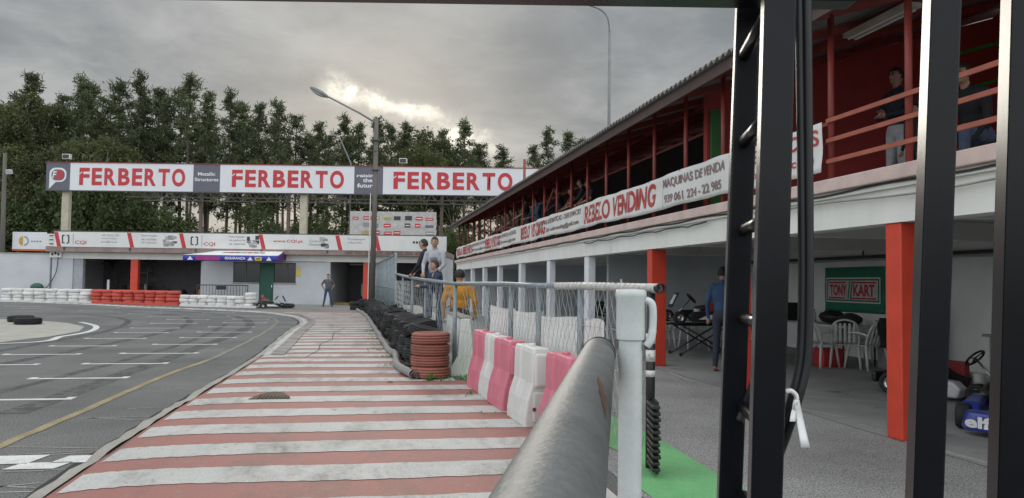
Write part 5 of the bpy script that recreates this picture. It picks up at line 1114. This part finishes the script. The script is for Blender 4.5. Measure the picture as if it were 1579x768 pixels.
qa=G(1262,566); qb=G(1296,567); qc=G(1336,570); qd=G(1318,560)
chair('white plastic armchair beside the black cables at the long table',(qa.x,qa.y,.008),R_(-70))
chair('white plastic armchair at the long table with a red crate by it',(qb.x+.1,qb.y,.008),R_(-35))
c3=chair('white plastic armchair with a dark jacket over its back',(qc.x,qc.y,.008),R_(10))
chair('white plastic armchair pushed against the long table behind the jacket',(qd.x+.25,qd.y+.35,.008),R_(160))
chair('white plastic armchair behind the kart trolley',(7.2,16.0,.008),R_(180)); chair('white plastic armchair at the end of the kart trolley beside the blue jacket',(7.75,14.9,.008),R_(90)); chair('white plastic armchair against the back wall near the red column',(6.7,16.6,.008),R_(170))
jk=thing('jacket','dark jacket hung over the back of a plastic chair','jacket',(qc.x,qc.y-.3,.5)); JX,JY=qc.x,qc.y
jm=M('jacket_black',(.015,.015,.018),.85,.2,8,.3,25)
MB().grid(lambda u,v:(JX-.02+.36*u+.03*math.sin(v*7),JY-.37-.07*math.sin(u*PI)-.03*math.sin(u*9),.42+.5*v),10,8).build('body',jm,jk,True,solid=.04); MB().tube([(JX+.32,JY-.35,.88),(JX+.4,JY-.37,.6),(JX+.38,JY-.35,.3)],[.06,.055,.04],8).build('sleeve',jm,jk,True)
tb_=thing('long_table','white topped table loaded with bags along the back wall under the green flag','table',(8.9,13.2,0))
MB().bx(8.5,9.3,12.5,15.2,.70,.735).build('tabletop',whitepl,tb_,bevel=.006)
for xx in (8.56,9.2):
    for yy in (12.6,15.1): MB().tube([(xx,yy,.008),(xx,yy,.699)],.018,8).build('leg',steel,tb_,True)
def lump(name,label,cat,loc,r,mt,sub=None,seed=1):
    rr=random.Random(seed); m=MB(); m.ell((0,0,r[2]),r,14,10)
    m.v=[(x*(1+rr.uniform(-.1,.1)),y*(1+rr.uniform(-.1,.1)),max(0,z*(1+rr.uniform(-.08,.08)))) for x,y,z in m.v]; o=m.build(name,mt,smooth=True); o.location=loc; return tag(o,label,cat)
lump('bag','dark sports bag on the long table','bag',(8.8,13.3,.736),(.2,.32,.13),blackpl,seed=2); lump('bag','dark bundle of clothes at the end of the long table','clothes',(8.8,12.75,.736),(.22,.2,.11),M('dark_cloth',(.03,.03,.035),.9),seed=3)
lump('bag','white and brown bag standing on a black case beside the table','bag',(9.3,11.95,.85),(.2,.22,.2),M('bag_white',(.5,.48,.45),.7,.1,3,spots=.55,spot_col=(.2,.07,.04),spot_scale=4),seed=4)
cs=thing('equipment_case','tall grey equipment case against the back wall below the flag','case',(9.4,11.9,0)); MB().bx(9.1,9.7,11.6,12.4,.008,.83).build('body',M('case_grey',(.33,.33,.33),.6),cs,bevel=.015); MB().bx(9.08,9.72,11.58,12.42,.832,.85).build('lid',steel,cs)
rc=thing('red_crate','red plastic crate on the floor beneath the chairs','crate',(8.3,12.6,0)); MB().bx(8.1,8.5,12.5,12.85,.008,.3).build('body',sign_red,rc,bevel=.02); MB().bx(8.08,8.52,12.48,12.87,.301,.33).build('rim',sign_red,rc)
bt=thing('water_bottle','clear small bottle on the long table','bottle',(9.0,14.2,.736)); MB().lathe([(.001,0),(.035,0),(.035,.16),(.014,.2),(.014,.23),(.001,.23)],14,(9.0,14.2,.737)).build('body',M('bottle_clear',(.45,.5,.5),.15),bt,True); MB().tube([(9.0,14.2,.967),(9.0,14.2,.985)],.016,10).build('cap',sign_red,bt)
mo=thing('monitor_box','black box standing on the long table','box',(8.9,15.0,.736)); MB().bx(8.75,9.1,14.8,15.15,.737,1.1).build('body',blackpl,mo,bevel=.01)
cart=thing('tool_cart','small cart with a slanted handle near the gate bars','cart',(7.3,12.9,0)); MB().bx(7.15,7.5,13.1,13.5,.15,.42).build('body',sign_red,cart,bevel=.02); MB().tube([(7.15,13.15,.4),(6.95,13.0,.75)],.015,8).build('handle',blackpl,cart)
for yy in (13.08,13.52): MB().lathe([(.001,-.02),(.1,-.02),(.12,0),(.1,.02),(.001,.02)],14,(7.3,yy,.13),rot=Matrix.Rotation(R_(90),3,'X')).build('wheel',blackr,cart,True)
# green flag on the wall
fg=thing('wall_flag','green cloth flag with a white framed wordmark pinned to the garage wall','flag',(9.97,14.3,1.4))
FY0,FY1,FZ0,FZ1=13.36,15.32,.92,1.86
wv=lambda y,z:9.975-.006*math.sin(y*7)-.004*math.sin(z*9+y*3)
MB().grid(lambda u,v:(wv(FY1+(FY0-FY1)*u,FZ0+(FZ1-FZ0)*v),FY1+(FY0-FY1)*u,FZ0+(FZ1-FZ0)*v),20,10).build('cloth',M('flag_green',(.03,.20,.12),.8,.1,3),fg,True,solid=.003)
def fq(name,mt,a0,a1,z0,z1,off): MB().bx(9.955-off-.002,9.955-off,15.32-a1,15.32-a0,FZ0+z0,FZ0+z1).build(name,mt,fg)
fq('white_frame',sign_white,.08,1.87,.20,.72,.0); fq('green_field',M('flag_green',(.03,.20,.12)),.11,1.84,.225,.695,.003); fq('white_field',M('flag_cream',(.6,.58,.55),.8),.15,1.80,.26,.66,.006)
fq('red_bar',sign_red,.19,.78,.60,.635,.009); fq('red_bar',sign_red,.19,.75,.275,.31,.009); fq('red_bar',sign_red,1.02,1.76,.60,.635,.009); fq('red_bar',sign_red,.95,1.76,.275,.31,.009)
text('TONY',sign_red,fg,(9.945,15.32-.22,FZ0+.335),RU,U3,.60,.245,bold=.04,off=.004); text('KART',sign_red,fg,(9.945,15.32-1.03,FZ0+.335),RU,U3,.68,.245,bold=.04,off=.004)
for a in (.83,.91): MB().add([(9.943,15.32-a,FZ0+.27),(9.943,15.32-a-.045,FZ0+.27),(9.943,15.32-a-.115,FZ0+.65),(9.943,15.32-a-.07,FZ0+.65)],[(0,1,2,3)]).build('slash',M('flag_green',(.03,.2,.12)),fg)
# right hand corner of the garage
sd=thing('side_table','narrow grey table against the garage wall behind the karts','table',(9.4,9.6,0)); MB().bx(9.0,9.9,8.6,9.9,.74,.78).build('tabletop',conc,sd,bevel=.006)
for yy in (8.7,9.75): MB().bx(9.05,9.17,yy-.06,yy+.06,.008,.739).build('leg',conc,sd)
fan=thing('pedestal_fan','pale pedestal fan with a round cage by the garage wall','fan',(9.2,11.15,0))
MB().tube([(9.2,11.15,.03),(9.25,11.18,.85)],.018,8).build('stand',polegrey,fan,True); MB().lathe([(.001,0),(.2,0),(.19,.03),(.001,.05)],18,(9.2,11.15,.008)).build('base',polegrey,fan,True)
m=MB()
for rr in (.06,.11,.16,.2): m.lathe([(rr-.004,0),(rr,.004),(rr+.004,0),(rr,-.004)],20,(9.2,11.13,1.0),rot=Matrix.Rotation(R_(90),3,'X')@Matrix.Rotation(R_(-40),3,'Y'),closed=True)
rtm=Matrix.Rotation(R_(90),3,'X')@Matrix.Rotation(R_(-40),3,'Y')
for i in range(14): a=2*PI*i/14; m.bar(Vector((9.2,11.13,1.0)),Vector((9.2,11.13,1.0))+rtm@Vector((.2*math.cos(a),.2*math.sin(a),0)),.005,.005)
m.build('cage',M('fan_grey',(.42,.41,.38),.5),fan); m=MB()
for i in range(3):
    a=2*PI*i/3; c0_=Vector((9.21,11.14,1.0)); m.add([c0_,c0_+rtm@Vector((.17*math.cos(a),.17*math.sin(a),.02)),c0_+rtm@Vector((.17*math.cos(a+.7),.17*math.sin(a+.7),-.02))],[(0,1,2)])
m.build('blades',M('fan_grey',(.42,.41,.38)),fan,solid=.004)
wp_=thing('leaning_board','white board leaning upright in the garage behind the netting','panel',(6.6,16.5,0)); q=G(958,512); MB().box((5.75,16.2,1.05),(.05,.55,1.0),rz=R_(-55)).build('board',whitepl,wp_); MB().box((5.75,16.2,.3),(.04,.5,.55),rz=R_(-55)).build('foot',blackpl,wp_)
rx=thing('wall_box','small red box on the garage wall beside the red column','box',(9.9,22,1.3)); MB().bx(9.9,9.998,20.6,21.1,1.1,1.8).build('case',sign_red,rx,bevel=.01); MB().bx(9.89,9.899,20.7,21.0,1.3,1.6).build('label_plate',sign_white,rx)
for i,(x,y) in enumerate(((8.6,23),(8.0,25.5),(8.8,28),(7.8,33))):
    t=thing('stacked_chairs','stack of green plastic chairs deep in the far garages','chairs',(x,y,0),'stacks deep in the far garages')
    for k in range(4): MB().grid(lambda u,v:(x-.22+.44*u,y-.2+.4*v+(.0),.35+.12*k+.3*max(0,v-.8)),5,5).build('seat',M('chair_green',(.05,.1,.07),.6),t,True,solid=.02)
    for a in (-.2,.2):
        for b in (-.18,.18): MB().tube([(x+a,y+b,.008),(x+a,y+b,.36)],.02,6).build('leg',M('chair_green',(.05,.1,.07)),t)
# crowd barrier in front of the white wall
cbx=thing('crowd_barrier','black steel crowd barrier behind the white tyres under the awning','barrier',F(-7.3,.7,0))
m=MB(); m.tube(smooth_path([tuple(F(-8.55,.7,.12)),tuple(F(-8.55,.7,.95)),tuple(F(-8.45,.7,1.08)),tuple(F(-7.2,.7,1.09)),tuple(F(-5.9,.7,1.08)),tuple(F(-5.8,.7,.95)),tuple(F(-5.8,.7,.12))],4),.028,8); m.build('frame',steel,cbx,True)
for i in range(16): s_=-8.38+i*.165; MB().tube([F(s_,.7,.2),F(s_,.7,1.08)],.013,6).build('bar',steel,cbx)
MB().tube([F(-8.55,.7,.2),F(-5.8,.7,.2)],.018,6).build('bottom_rail',steel,cbx); fbox(MB(),-7.5,-6.95,.73,.75,.85,1.05).build('plate',blackpl,cbx)
for s_ in (-8.2,-6.1): fbox(MB(),s_-.03,s_+.03,.45,.95,.03,.08).build('foot',steel,cbx)
